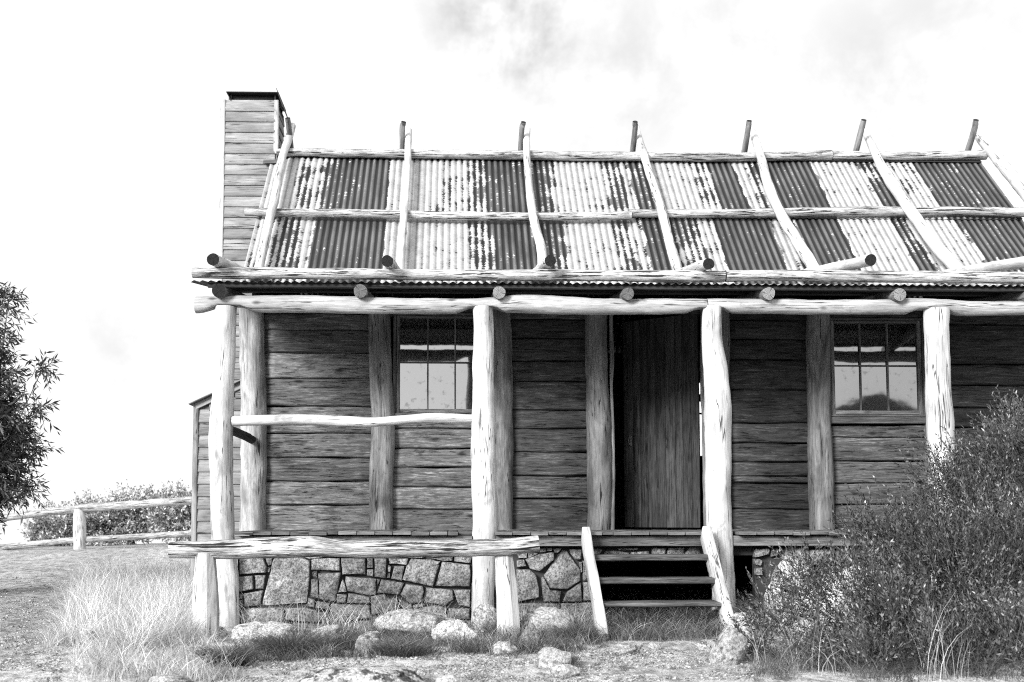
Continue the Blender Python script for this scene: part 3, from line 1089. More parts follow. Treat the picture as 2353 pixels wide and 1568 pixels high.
# --- deck, bearer -------------------------------------------------------
mb = MB()
x = X(541, 9.88)
k = 0
rr = random.Random(9)
while x < XR - .1:
    w = rr.choice([.165, .168, .17, .17, .1])
    dz = rr.uniform(-.004, .004)
    y0 = 9.86 + rr.uniform(-.012, .012)
    # boards butt round the verandah posts
    hit = any(abs(x + w / 2 - X(pp, YF)) < hw * YF / F + w / 2 for pp, hw in postpx)
    if hit:
        y0 = 10.13
    bar(mb, x, x + w - .006, y0, YW + .06, ZD - .03 + dz, ZD + dz, along='y', tone=rr.uniform(.7, 1.25), seed=k * 2.7, ch=.004, jit=.002, step=.4)
    x += w
    k += 1
mb.build('deck', 'deckwood', hut)
mb = MB()
for a, b, sd_, tn in ((541, 1085, 1, 1.3), (1140, 1338, 2, 1.15), (1338, 1632, 3, .9), (1685, 2140, 4, 1.2), (2196, 2670, 5, 1.1)):
    bar(mb, X(a, 9.94), X(b, 9.94), 9.94, 9.99, Z(1256, 9.94), Z(1231.5, 9.94), tone=tn, seed=sd_ * 3.3, jit=.003)
mb.build('deck_bearer', 'trim', hut)

# hand rail in the first bay, dark side rail
mb = MB()
logp(mb, [(534, 969, 12), (620, 966, 12.5), (700, 965, 12), (800, 968, 12), (850, 971, 11), (930, 965, 11), (1000, 961, 12), (1090, 963, 10)], YF - .02, seed=7.7, lump=.08, seg=14)
mb.build('handrail', ['post', 'end_mid'], hut)
mb = MB()
a, b = P(515, 984, YF), P(583, 993, YW)
tube(mb, [(a, .045), (Vector((a.x + .01, 10.7, a.z)), .045), (Vector((a.x, YW, a.z - .01)), .045)], seed=8.8, lump=.08, seg=12)
mb.build('side_rail', ['dark', 'end_dark'], hut)

# --- stone base -----------------------------------------------------------
A3 = [[(105,628),(280,620),(318,700),(310,740),(110,752)],[(297,612),(355,608),(355,680),(325,688)],[(325,698),(348,700),(335,740),(322,735)],[(362,640),(400,610),(560,615),(640,650),(640,780),(612,970),(275,990),(300,880)],[(95,770),(205,762),(215,865),(110,885)],[(222,760),(305,755),(290,862),(232,862)],[(145,895),(285,872),(258,985),(145,1000)],[(108,900),(140,893),(135,935),(108,940)],[(105,950),(138,940),(138,1005),(108,1010)],[(650,628),(868,628),(870,725),(650,720)],[(658,735),(695,722),(697,780),(660,765)],[(705,745),(875,738),(835,960),(715,940)],[(650,790),(700,790),(708,940),(648,925)],[(878,630),(1062,630),(1062,750),(885,755)],[(1075,630),(1120,630),(1118,705),(1072,705)],[(1072,715),(1120,712),(1120,772),(1072,760)],[(1130,630),(1222,630),(1215,785),(1130,770)],[(1235,632),(1385,632),(1375,680),(1240,672)],[(1232,682),(1258,690),(1250,735),(1232,730)],[(1225,740),(1247,740),(1245,780),(1222,782)],[(1280,690),(1355,690),(1335,800),(1255,785)],[(1405,632),(1555,640),(1620,680),(1570,848),(1340,795),(1370,690)],[(1560,630),(1725,618),(1720,650),(1640,650)],[(1565,645),(1630,655),(1610,680),(1570,665)],[(1730,618),(1868,612),(1855,668),(1735,655)],[(1640,655),(1850,680),(1860,760),(1850,845),(1590,840)],[(910,768),(1140,785),(1140,905),(1100,915),(920,880),(905,800)],[(885,785),(905,820),(920,885),(855,890)],[(1145,790),(1175,790),(1155,840)],[(1180,790),(1355,820),(1315,910),(1150,890)],[(1365,825),(1495,840),(1505,880),(1480,965),(1400,975),(1325,905)],[(1515,850),(1720,870),(1730,940),(1665,985),(1500,965)],[(1725,868),(1855,865),(1850,1000),(1765,985)],[(845,900),(920,905),(910,968),(840,965)],[(930,895),(1095,925),(1095,975),(920,968)],[(1100,920),(1200,900),(1230,935),(1300,930),(1325,1010),(1110,1060)],[(1310,935),(1415,985),(1410,1018),(1340,1010)],[(625,930),(680,945),(675,1005),(622,995)],[(690,955),(790,970),(785,1020),(680,1005)],[(800,975),(1095,985),(1100,1080),(790,1120)],[(120,1010),(440,1005),(450,1110),(110,1120)],[(455,1010),(610,1005),(700,1030),(650,1110),(460,1100)],[(670,1040),(785,1035),(785,1120),(665,1110)],[(1420,985),(1495,970),(1495,995),(1425,1005)],[(1430,1010),(1600,985),(1680,1010),(1660,1090),(1430,1090)],[(1690,1010),(1850,1010),(1850,1090),(1690,1090)],[(1110,1070),(1330,1020),(1420,1030),(1420,1120),(1110,1130)],
      [(105,560),(300,560),(285,612),(110,618)],[(310,560),(520,560),(500,604),(310,602)],[(530,560),(760,560),(760,618),(640,640),(560,608)],[(770,560),(1000,560),(1000,620),(770,620)],[(1010,560),(1230,560),(1225,622),(1010,622)],[(1240,560),(1500,560),(1500,630),(1240,622)],[(1510,560),(1860,560),(1860,605),(1560,622)],[(110,1130),(500,1120),(500,1200),(110,1200)],[(510,1115),(780,1130),(780,1200),(510,1200)],[(790,1130),(1100,1100),(1100,1200),(790,1200)],[(1110,1138),(1420,1130),(1420,1200),(1110,1200)],[(1430,1100),(1660,1100),(1660,1200),(1430,1200)],[(1670,1100),(1860,1100),(1860,1200),(1670,1200)]]
A4 = [[(320,590),(395,590),(395,630),(325,630)],[(315,645),(370,640),(390,690),(312,700)],[(380,640),(480,600),(595,585),(600,640),(485,730),(415,710)],[(490,555),(540,552),(540,585),(490,585)],[(545,550),(585,552),(580,575),(545,575)],[(590,555),(660,552),(630,590),(600,590)],[(665,560),(700,580),(800,720),(800,800),(700,870),(560,860),(520,760),(620,620)],[(715,560),(805,560),(805,640),(760,640),(720,590)],[(315,715),(410,715),(460,750),(485,860),(485,930),(330,960),(310,860)],[(500,780),(515,770),(560,870),(650,880),(640,960),(520,960)],[(790,660),(808,655),(812,740),(800,740)],[(890,555),(965,560),(945,600),(893,600)],[(985,575),(1060,572),(1165,590),(1165,605),(970,605)],[(1075,553),(1240,550),(1230,570),(1085,572)],[(1180,585),(1315,575),(1320,605),(1180,605)],[(1335,550),(1440,555),(1440,600),(1335,605)],[(1460,555),(1590,550),(1585,600),(1450,600)],[(1620,545),(1700,550),(1710,600),(1585,605)],[(2110,560),(2225,555),(2225,600),(2110,625)],[(2240,555),(2290,552),(2290,610),(2235,620)],[(2115,640),(2150,630),(2180,650),(2165,690),(2120,680)],[(2120,710),(2170,700),(2175,760),(2120,760)],[(400,590),(475,590),(475,598),(400,630)],[(700,880),(800,815),(812,960),(660,960)],[(815,650),(880,650),(880,800),(820,800)],[(820,810),(900,810),(900,950),(820,950)],[(315,970),(640,970),(640,1110),(315,1110)],[(650,970),(900,965),(900,1110),(650,1110)],
      ]


def stone(mb, poly, Y, seed, shrink=0.93):
    """poly: list of world (x,z); builds a dressed stone bulging towards the viewer"""
    n = len(poly)
    cx = sum(p[0] for p in poly) / n
    cz = sum(p[1] for p in poly) / n
    ring = []
    for i in range(n):
        a, b = poly[i], poly[(i + 1) % n]
        L = math.hypot(b[0] - a[0], b[1] - a[1])
        m = max(2, int(L / 0.028))
        for k in range(m):
            t = k / m
            x, z = a[0] + (b[0] - a[0]) * t, a[1] + (b[1] - a[1]) * t
            ring.append((x, z))
    # soften corners, roughen edge
    m = len(ring)
    for _ in range(0):
        ring = [((ring[i - 1][0] + 2 * ring[i][0] + ring[(i + 1) % m][0]) / 4, (ring[i - 1][1] + 2 * ring[i][1] + ring[(i + 1) % m][1]) / 4) for i in range(m)]
    ring = [(x + .004 * noise.noise(Vector((x * 22, z * 22, seed))), z + .004 * noise.noise(Vector((x * 22, z * 22, seed + 9)))) for x, z in ring]
    rr = random.Random(int(seed * 1000) % 99991)
    tone = rr.uniform(.75, 1.25)
    size = math.sqrt(max(1e-4, abs(sum(ring[i][0] * ring[(i + 1) % m][1] - ring[(i + 1) % m][0] * ring[i][1] for i in range(m)) / 2)))
    gap = 0.0015
    bul = min(0.035, size * .13)
    tx, tz = rr.uniform(-.14, .14), rr.uniform(-.12, .10)
    Y = Y + rr.uniform(-.018, .014)
    layers = [(0.0, 0.07), (0.0, 0.012), (0.02, 0.0), (.08, -.008), (.34, -.35 * bul), (.62, -.7 * bul), (.84, -bul)]
    ids = []
    for f, dy in layers:
        row = []
        for x, z in ring:
            d = math.hypot(x - cx, z - cz) + 1e-6
            sh = f + gap / d * (1 if f < .9 else 0)
            xx, zz = x + (cx - x) * sh, z + (cz - z) * sh
            nn = 0.028 * noise.fractal(Vector((xx * 8 + seed, zz * 8, seed)), .9, 2.0, 5) if f > 0.01 else 0
            row.append(mb.vert((xx, Y + dy + nn + (tx * (xx - cx) + tz * (zz - cz) if f > .01 else 0), zz), (xx, zz), tone))
        ids.append(row)
    for a, b in zip(ids[:-1], ids[1:]):
        for k in range(m):
            mb.face((a[k], a[(k + 1) % m], b[(k + 1) % m], b[k]))
    c = mb.vert((cx, Y - bul + .014 * noise.fractal(Vector((cx * 9 + seed, cz * 9, seed)), 1.0, 2.0, 4), cz), (cx, cz), tone)
    for k in range(m):
        mb.face((ids[-1][k], ids[-1][(k + 1) % m], c))


def topoly(lst, ox, Y):
    out = []
    for zx, zy in lst:
        px, py = (ox + zx * .5293) / 1.7408, 1091.5 + zy * .3041
        p = P(px, py, Y)
        out.append((p.x, p.z))
    ar = sum(out[i][0] * out[(i + 1) % len(out)][1] - out[(i + 1) % len(out)][0] * out[i][1] for i in range(len(out)))
    return out if ar > 0 else out[::-1]


YS = 10.06
mb = MB()
sdn = 1.0
for lst in A3:
    sdn += 1.618
    stone(mb, topoly(lst, 900, YS), YS, sdn)
for lst in A4:
    sdn += 1.618
    stone(mb, topoly(lst, 1900, YS), YS, sdn)
# coursed rubble further along (behind the bush)
rr = random.Random(21)
zrow = [Z(1258, YS), Z(1300, YS), Z(1345, YS), Z(1400, YS), Z(1450, YS)]
for r0 in range(4):
    x = X(1790 if r0 < 3 else 1740, YS)
    if r0 == 0:
        x = X(1800, YS)
    while x < XR - .2:
        w = rr.uniform(.16, .42)
        zt_, zb_ = zrow[r0], zrow[r0 + 1]
        j = lambda: rr.uniform(-.018, .018)
        sdn += 1.618
        stone(mb, [(x + .004 + abs(j()), zb_ + j() + .012), (x + w - .012, zb_ + j() + .012), (x + w - .01 - abs(j()), zt_ + j() - .012), (x + .012, zt_ + j() - .012)], YS, sdn)
        x += w
nst = len(mb.f)
bar(mb, X(545, YS), X(1356, YS), YS + .05, YS + .14, -.15, Z(1257, YS), along='x', tone=1.0, step=20)
bar(mb, X(1356, YS) + .003, X(1735, YS), YS + .05, YS + .14, Z(1278, YS), Z(1257, YS), along='x', tone=1.0, step=20)  # backing stops short here: opening added to go dark behind the steps
bar(mb, X(1735, YS) + .003, XR - .12, YS + .05, YS + .14, -.15, Z(1257, YS), along='x', tone=1.0, step=20)
for i in range(nst, len(mb.f)):
    mb.mi[i] = 1
mb.build('stone_base', ['stone', 'mortar'], hut)
# end return of the stone base, under the deck end
for xe in (X(545, YS) - .02, XR - .2):
    mb = MB()
    bar(mb, xe, xe + .08, YS + .15, YB - .2, -.15, Z(1257, YS), along='y', tone=.8)
    mb.build('stone_end_wall', 'stone', hut)

# --- chimney and its weatherboarded base -------------------------------------
YC0, YC1 = 13.42, 13.95
cxa, cxb = X(514, YC0, 240), X(637, YC0, 240)
czt = Z(237, YC0)
mb = MB()
pit = 0.1385
z = czt
k = 0
rr = random.Random(77)
while z > 0.1:
    tn = rr.uniform(.8, 1.25)
    for (a, b, bxn) in ((Vector((cxa + .03, YC0, 0)), Vector((cxb - .02, YC0, 0)), Vector((0, -1, 0))), (Vector((cxb - .012, YC0 + .0, 0)), Vector((cxb - .012, YC1, 0)), Vector((1, 0, 0))), (Vector((cxa + .012, YC1, 0)), Vector((cxa + .012, YC0, 0)), Vector((-1, 0, 0))), (Vector((cxb, YC1, 0)), Vector((cxa, YC1, 0)), Vector((0, 1, 0)))):
        if bxn.x > 0 and z < rz(YRIDGE) - 0.2:
            continue
        cc = VZ * (z - pit / 2)
        # each board leans out at its foot
        axv = (VZ * -pit + bxn * 0.016).normalized()
        plank(mb, a + cc + bxn * .012, b + cc + bxn * .012, axv, pit + .012, axv.cross((b - a).normalized()), .014, ch=.002, tone=tn, seed=k * 1.9, step=.3)
        k += 1
    z -= pit
bar(mb, cxa + .03, cxb - .02, YC0 + .012, YC1 - .012, 0.2, czt - .01, along='z', tone=.5, step=8)
chim = mb.build('chimney', 'board', hut)
mb = MB()
bar(mb, cxa - .036, cxa + .028, YC0 - .03, YC0 + .02, .2, czt + .005, along='z', tone=1.7)
bar(mb, X(630, YC0, 240), X(641, YC0, 240), YC0 - .024, YC0 + .03, Z(358, YC0), czt + .005, along='z', tone=1.7, seed=3)
c2 = mb.build('corner_board', 'board', None)
c2.parent = chim
# cap: open box with flared sheet lid
mb = MB()
z0, z1 = czt + .005, Z(222, YC0)
bar(mb, cxa + .05, cxb - .05, YC0 + .05, YC1 - .05, z0 - .02, z1 - .01, along='z', tone=.5)
lx0, lx1, ly0, ly1 = X(521, YC0, 240), X(641, YC0, 240), YC0 - .05, YC1 + .06
for (x0_, x1_, y0_, y1_) in ((lx0, lx1, ly0, ly0 + .01), (lx1 - .012, lx1, ly0 + .012, ly1), (lx0, lx0 + .012, ly0 + .012, ly1)):
    pass
plank(mb, Vector((lx0, (ly0 + ly1) / 2, z1 + .01)), Vector((lx1, (ly0 + ly1) / 2, z1 + .01)), VY, ly1 - ly0, VZ, .012, ch=.002)
for x0_ in (lx0 + .05, lx1 - .05):
    for y0_ in (ly0 + .07, ly1 - .07):
        bar(mb, x0_ - .012, x0_ + .012, y0_ - .012, y0_ + .012, z0 - .02, z1, along='z')
# sloping side flaps
plank(mb, Vector((lx1 + .015, ly0, z1 - .06)), Vector((lx1 + .015, ly1, z1 - .06)), Vector((.35, 0, -1)).normalized(), .26, Vector((1, 0, .35)).normalized(), .008, ch=.001)
plank(mb, Vector((lx0 + .03, ly0 + .02, z1 - .04)), Vector((lx0 + .03, ly1, z1 - .04)), Vector((.45, 0, -1)).normalized(), .11, Vector((1, 0, .45)).normalized(), .008, ch=.001)
c3 = mb.build('cap', 'soot', None)
c3.parent = chim

YL0, YL1 = 12.55, 15.0
lxa = X(447, YL0, 960)
lzt = Z(930, YL0)
lxb = XL + .14
slope = (Z(875, YL0) - Z(925, YL0)) / (X(547, YL0, 960) - X(440, YL0, 960))
mb = MB()
z = 0.1
pl = Z(1000, YL0) - Z(1028, YL0)
k = 0
while z < lzt + slope * (lxb - lxa) - .03:
    tn = rr.uniform(.75, 1.15)
    xs_ = lxa + .02 if z + pl < lzt else lxa + (z + pl - lzt) / slope + .02
    zc = z + pl / 2
    if xs_ < lxb - .05:
        axv = (VZ * -pl + Vector((0, -.016, 0))).normalized()
        plank(mb, Vector((xs_, YL0, zc)), Vector((lxb, YL0, zc)), axv, pl + .012, Vector((0, -1, 0)), .014, ch=.002, tone=tn, seed=k * 2.3 + 40, step=.3)
    if z + pl < lzt:
        axv = (VZ * -pl + Vector((-.016, 0, 0))).normalized()
        plank(mb, Vector((lxa, YL0, zc)), Vector((lxa, YL1, zc)), axv, pl + .012, Vector((-1, 0, 0)), .014, ch=.002, tone=tn, seed=k * 2.9 + 60, step=.5)
    z += pl
    k += 1
bar(mb, lxa + .02, lxb, YL0 + .012, YL1, .05, lzt - .02, along='y', tone=.5, step=8)
base = mb.build('chimney_base', 'board', hut)
mb = MB()
bar(mb, lxa - .012, lxa + .05, YL0 - .025, YL0 + .01, .05, lzt, along='z', tone=1.0, seed=5)
sl = Vector((1, 0, slope)).normalized()
a = Vector((lxa - .01, YL0 - .02, lzt - .045))
plank(mb, a + sl * .03, a + sl * 1.2, Vector((-sl.z, 0, sl.x)), .075, VY, .02, tone=1.2, seed=8)
o = mb.build('corner_board', 'board', None)
o.parent = base
mb = MB()
a = Vector((lxa - .05, (YL0 + YL1) / 2 - .03, lzt + .012 - .05 * slope))
plank(mb, a, a + sl * 1.15, VY, YL1 - YL0 + .12, Vector((-sl.z, 0, sl.x)), .014, ch=.003, tone=.8)
o = mb.build('roof', 'board', None)
o.parent = base

# flashing where the chimney meets the roof
mb = MB()
a, b = roofhit(606, 368, .02), roofhit(640, 368, .02)
plank(mb, a, b, Vector((0, SQ, TANS * SQ)), .17, RN, .012, ch=.002, tone=.9)
mb.build('flashing', 'trim', hut)

# ------------------------------------------------------------------ steps
steps = thing('wooden_steps', (X(1500, 9.3), 9.3, 0), 'open timber steps of three planks leading up to the dark doorway', 'steps')


def wparent(o, par):
    o.parent = par
    o.matrix_parent_inverse = Matrix.Translation(-Vector(par.location))
    return o


def stringer(tp, bt, Yt, Yb, hwt, hwb, depth, seed):
    mb = MB()
    a, b = P(tp[0], tp[1], Yt), P(bt[0], bt[1], Yb)
    d = (b - a).normalized()
    nb = Vector((0, d.z, -d.y)).normalized()
    plank(mb, a, b, VX, hwt * 2 * Yt / F, nb, depth, ch=.006, jit=.007, step=.06, seed=seed, tone=1.05)
    return wparent(mb.build('stringer', 'post', None), steps)


stringer((1345.5, 1228), (1387, 1474), 9.86, 8.78, 9, 8, .17, 3.1)
stringer((1621.5, 1226), (1681, 1460), 9.86, 8.86, 9.5, 9.5, .17, 5.2)
for i, (xa, xb, yc, hh, Yt) in enumerate(((1358, 1628, 1283, 9, 9.62), (1370, 1642, 1336, 8.5, 9.34), (1381, 1655, 1391, 6.5, 9.08))):
    mb = MB()
    a, b = P(xa, yc, Yt), P(xb, yc, Yt)
    th = hh * 2 * Yt / F * .75
    plank(mb, a + VY * .11, Vector((b.x, a.y, a.z + .004)) + VY * .11, VZ, th, VY, .29, ch=.010, jit=.006, step=.08, seed=11 + i * 3.1, tone=.95)
    wparent(mb.build('tread', 'treadwood', None), steps)

# ------------------------------------------------------------------ hitching rail
hr = thing('hitching_rail', (X(820, 9.0), 9.0, 0), 'thick weathered log rail on two split posts in front of the stone base', 'rail')
mb = MB()
logp(mb, [(391, 1264, 19), (450, 1263, 20), (530, 1263, 22), (640, 1258, 23), (720, 1257, 23), (790, 1262, 20), (900, 1262, 20), (1000, 1261, 19.5), (1100, 1259, 19.5), (1180, 1256, 19), (1238, 1250, 19)], 8.95, seed=17.3, lump=.06, seg=22, step=.035)
wparent(mb.build('rail', ['rail', 'end_mid'], None), hr)


def split_post(pix, Y, seed, dp):
    mb = MB()
    pts = [(P(a, b, Y), h * Y / F) for a, b, h in pix]
    # four-sided split timber with a ridge towards the viewer
    rs = catmull([[p.x, p.y, p.z, r] for p, r in pts], .05)
    rings = []
    s = 0
    for i, q in enumerate(rs):
        if i:
            s += np.linalg.norm(q[:3] - rs[i - 1][:3])
        r = q[3]
        sec = [(-1.0, -.35), (-.7, -.72), (-.05, -.95), (.35, -.9), (.98, -.35), (1, .5), (.5, .9), (-.6, .9), (-1, .4), (-1.0, -.35)]
        row = []
        per = 0
        for k, (a, b) in enumerate(sec):
            jx = .006 * noise.noise(Vector((s * 5, k % 9 * 3.1, seed)))
            if k:
                per += math.hypot(a - sec[k - 1][0], b - sec[k - 1][1]) * r
            row.append(mb.vert((q[0] + a * r + jx, q[1] + b * r * dp + jx, q[2]), (s + seed, per), 1.0))
        rings.append(row)
    for a, b in zip(rings[:-1], rings[1:]):
        for k in range(9):
            mb.face((a[k], a[k + 1], b[k + 1], b[k]))
    ids = [mb.vert(mb.v[q], (mb.v[q][0] - pts[0][0].x, mb.v[q][1] - pts[0][0].y), 1) for q in rings[0][:-1]]
    mb.face(ids, 1)
    return wparent(mb.build('post', ['post', 'end_mid'], None, smooth=False), hr)


split_post([(472, 1271, 20), (472, 1330, 25), (472, 1400, 28), (471, 1500, 28)], 8.93, 2.2, 1.0)
split_post([(1157, 1263, 20), (1162, 1330, 23), (1167, 1400, 25), (1168, 1470, 26)], 9.0, 6.1, .84)

# ------------------------------------------------------------------ far fence
fence = thing('post_and_rail_fence', (X(183, 22), 22, .35), 'weathered two rail post fence crossing the slope left of the hut', 'fence')
mb = MB()
logp(mb, [(-260, 1205, 8.5), (-100, 1198, 9), (30, 1187, 8.5), (110, 1176, 9), (190, 1170, 9), (200, 1168, 10), (300, 1161, 9.5), (445, 1150, 9), (560, 1143, 9)], 22.0, seed=4.4, lump=.08, seg=12, step=.12)
wparent(mb.build('rail', ['log', 'end_mid'], None), fence)
mb = MB()
logp(mb, [(-260, 1274, 7), (-100, 1268, 7.5), (0, 1258, 7), (100, 1250, 7.5), (180, 1241, 7), (300, 1235, 7), (445, 1226, 7), (560, 1220, 7)], 22.05, seed=9.4, lump=.1, seg=12, step=.12)
wparent(mb.build('rail', ['log', 'end_mid'], None), fence)
for i, (a, b) in enumerate(((183, 1170), (-190, 1200), (520, 1146))):
    mb = MB()
    logp(mb, [(a, b, 13), (a, 1215, 13.5), (a, 1285, 14)], 22.02, seed=12.4 + i, lump=.06, seg=12, step=.1)
    wparent(mb.build('post', ['post', 'end_mid'], None), fence)


# ------------------------------------------------------------------ boulders
ROCKS = []


def boulder(px0, px1, py0, py1, label, seed, Y=None, flat=1.0, tone=1.0, name='boulder', group=None, cut=0.35, tilt=0.0, dep=.8, cat='boulder', mat='rock'):
    cx = (px0 + px1) / 2
    if Y is None:
        ROCKS.append((px0, px1, py0, py1))
    if Y is None:
        g = ground_hit(cx, py1)
        Y = g.y + (px1 - px0) / 2 * g.y / F * dep * .55
    rx = (px1 - px0) / 2 * Y / F
    zb_ = gh(X(cx, Y), Y)
    zt_ = Z(py0, Y)
    hgt = max(zt_ - zb_, .02)
    cz = zb_ + hgt * .25
    rzz = (zt_ - cz)
    ry = rx * dep
    c = Vector((X(cx, Y), Y, cz))
    bm = bmesh.new()
    bmesh.ops.create_icosphere(bm, subdivisions=5 if rx > .12 else 4, radius=1.0)
    rr = random.Random(seed)
    planes = []
    for _ in range(9):
        d = Vector((rr.gauss(0, 1), rr.gauss(0, 1), rr.gauss(0, .7))).normalized()
        planes.append((d, rr.uniform(.72, .84)))
    for v in bm.verts:
        p = v.co.copy()
        for d, h_ in planes:
            e = p.dot(d) - h_
            if e > 0:
                p -= d * e * .85
        q = p * 1.3 + Vector((seed * 1.7, seed * .7, 0))
        p *= 1 + .16 * noise.fractal(q, 1.0, 2.0, 3) + .05 * noise.fractal(q * 4.5, .8, 2.0, 5)
        v.co = p
    xs_ = [v.co.x for v in bm.verts]
    zs_ = [v.co.z for v in bm.verts]
    fx = 2.0 / (max(xs_) - min(xs_))
    mxx = (max(xs_) + min(xs_)) / 2
    fz = 1.0 / max(zs_)
    for v in bm.verts:
        x_, y_, z_ = (v.co.x - mxx) * fx, v.co.y, v.co.z * fz
        v.co = Vector((x_ * rx, y_ * ry, z_ * rzz + x_ * rx * tilt))
    me = bpy.data.meshes.new(name)
    bm.to_mesh(me)
    bm.free()
    me.materials.append(M[mat])
    a = me.attributes.new('tone', 'FLOAT', 'POINT')
    a.data.foreach_set('value', np.full(len(me.vertices), tone, dtype=np.float32))
    me.polygons.foreach_set('use_smooth', np.full(len(me.polygons), True))
    o = bpy.data.objects.new(name, me)
    o.location = c
    COL.objects.link(o)
    return tag(o, label, cat, group or 'granite rocks around the hut')


boulder(538, 690, 1424, 1482, 'long pale granite boulder just right of the near rail post', 3, tone=1.05)
boulder(718, 795, 1434, 1476, 'small angular rock in grass below the middle of the stone base', 5, tone=.8)
boulder(858, 1050, 1399, 1462, 'wide low domed boulder against the foot of the stone base', 8, tone=.9)
boulder(992, 1100, 1422, 1480, 'bright blocky boulder in the grass left of the short rail post', 12, tone=1.1)
boulder(818, 895, 1450, 1500, 'grey pointed rock half sunk in grass before the domed boulder', 15, tone=.8)
boulder(1084, 1152, 1386, 1452, 'smooth leaning boulder wedged behind the short rail post', 18, Y=9.55, tone=1.0)
boulder(1196, 1330, 1394, 1462, 'rounded grass-topped boulder left of the wooden steps', 22, tone=.85)
boulder(1194, 1242, 1432, 1482, 'dark speckled rock at the foot of the short rail post', 25, tone=.55)
boulder(1130, 1192, 1474, 1504, 'small flat pale rock in front of the short rail post', 28, tone=1.05)
boulder(1233, 1312, 1486, 1534, 'blocky rock standing alone on the bare ground before the steps', 31, tone=.95)
boulder(1262, 1335, 1526, 1556, 'low stone with a mossy side at the bottom of the bare ground', 35, tone=.9)
boulder(690, 990, 1529, 1600, 'largest lichen-blotched boulder breaking the bottom edge of the view', 38, Y=6.45, tone=1.0, dep=.8, mat='lichenrock')
boulder(345, 450, 1547, 1600, 'smooth rock at the bottom edge near the pale grass', 41, Y=6.5, tone=1.05)
boulder(175, 245, 1508, 1548, 'rock sunk in the thin grass beside the path', 44, tone=.9)
boulder(180, 260, 1440, 1480, 'pale stone nearly hidden in the long dry grass', 47, tone=1.0)
boulder(1388, 1468, 1480, 1503, 'flat stepping stone on the ground before the steps', 51, tone=.75)
boulder(1484, 1516, 1478, 1494, 'fist-sized stone on the ground below the middle of the steps', 53, tone=.9)
boulder(1594, 1650, 1476, 1492, 'low pale slab of stone by the right side of the steps', 55, tone=1.1)
boulder(1664, 1742, 1409, 1470, 'pale rock at the foot of the right step side', 58, Y=8.75, tone=1.15)
boulder(1622, 1712, 1440, 1530, 'steep sloping rock with a bright edge under the bush', 61, tone=.8, tilt=.35)
boulder(1750, 1880, 1276, 1350, 'big white boulder between the bush and the right stone base', 64, Y=9.5, tone=1.3)
boulder(1866, 2060, 1290, 1360, 'long white boulder mostly behind the bush', 67, Y=9.4, tone=1.3)
boulder(492, 530, 1438, 1466, 'small pale stone beside the base of the corner verandah post', 70, tone=1.0)
boulder(1000, 1070, 1549, 1580, 'flat stone flush with the ground right of the largest boulder', 73, tone=1.0)
boulder(1620, 1700, 1390, 1450, 'dark rock behind the right step side', 77, Y=9.5, tone=.5)


# ------------------------------------------------------------------ blades and leaves (numpy batches)
def mesh_np(name, V, Fc, tone, mat, mi=None, mats=None):
    me = bpy.data.meshes.new(name)
    nv, nf, k = len(V), len(Fc), Fc.shape[1]
    me.vertices.add(nv)
    me.vertices.foreach_set('co', V.astype(np.float32).ravel())
    me.loops.add(nf * k)
    me.loops.foreach_set('vertex_index', Fc.astype(np.int32).ravel())
    me.polygons.add(nf)
    me.polygons.foreach_set('loop_start', np.arange(0, nf * k, k, dtype=np.int32))
    me.polygons.foreach_set('loop_total', np.full(nf, k, dtype=np.int32))
    a = me.attributes.new('tone', 'FLOAT', 'POINT')
    a.data.foreach_set('value', tone.astype(np.float32))
    for mm in (mats or [mat]):
        me.materials.append(M[mm])
    if mi is not None:
        me.polygons.foreach_set('material_index', mi.astype(np.int32))
    me.update(calc_edges=True)
    me.validate()
    o = bpy.data.objects.new(name, me)
    COL.objects.link(o)
    return o


def blades(B, H, Wd, lean, az, tone, curl=1.0, segs=4):
    """B (n,3) bases; H heights, Wd widths, lean (tip horizontal/height), az direction"""
    n = len(B)
    ts = np.linspace(0, 1, segs + 1)
    d = np.stack([np.cos(az), np.sin(az), np.zeros(n)], 1)
    fa = nr.uniform(0, math.pi, n)
    w = np.stack([np.cos(fa), np.sin(fa), np.zeros(n)], 1)
    V = np.zeros((n, (segs + 1) * 2, 3))
    for i, t in enumerate(ts):
        c = B + d * (H * lean * (t ** 1.9))[:, None]
        c[:, 2] = B[:, 2] + H * (t - 0.35 * np.minimum(lean, 2.2) * curl * t ** 3 * .8)
        ww = Wd * (1 - t ** 1.6 * .92) * .5
        V[:, i * 2] = c - w * ww[:, None]
        V[:, i * 2 + 1] = c + w * ww[:, None]
    nvb = (segs + 1) * 2
    base = np.arange(n)[:, None] * nvb
    fs = []
    for i in range(segs):
        fs.append(np.concatenate([base + i * 2, base + i * 2 + 1, base + i * 2 + 3, base + i * 2 + 2], 1))
    Fc = np.concatenate(fs, 0)
    T = np.repeat(tone, nvb)
    return V.reshape(-1, 3), Fc, T


def inpoly(pt, poly):
    x, y = pt
    c = False
    n = len(poly)
    for i in range(n):
        x1, y1 = poly[i]
        x2, y2 = poly[(i + 1) % n]
        if (y1 > y) != (y2 > y) and x < (x2 - x1) * (y - y1) / (y2 - y1) + x1:
            c = not c
    return c


def scatter(poly, n, clump=0.0, csc=3.0, seed=0, thr=0.0):
    x0, x1 = min(p[0] for p in poly), max(p[0] for p in poly)
    y0, y1 = min(p[1] for p in poly), max(p[1] for p in poly)
    out = []
    rr = random.Random(seed)
    tries = 0
    while len(out) < n and tries < n * 12:
        tries += 1
        q = (rr.uniform(x0, x1), rr.uniform(y0, y1))
        if not inpoly(q, poly):
            continue
        g = ground_hit(*q)
        if clump and noise.noise(Vector((g.x * csc, g.y * csc, seed))) < thr + rr.uniform(-.25, .25) * (1.2 - clump):
            continue
        out.append((g.x, g.y, ghn(g.x, g.y) - .01))
    return np.array(out)


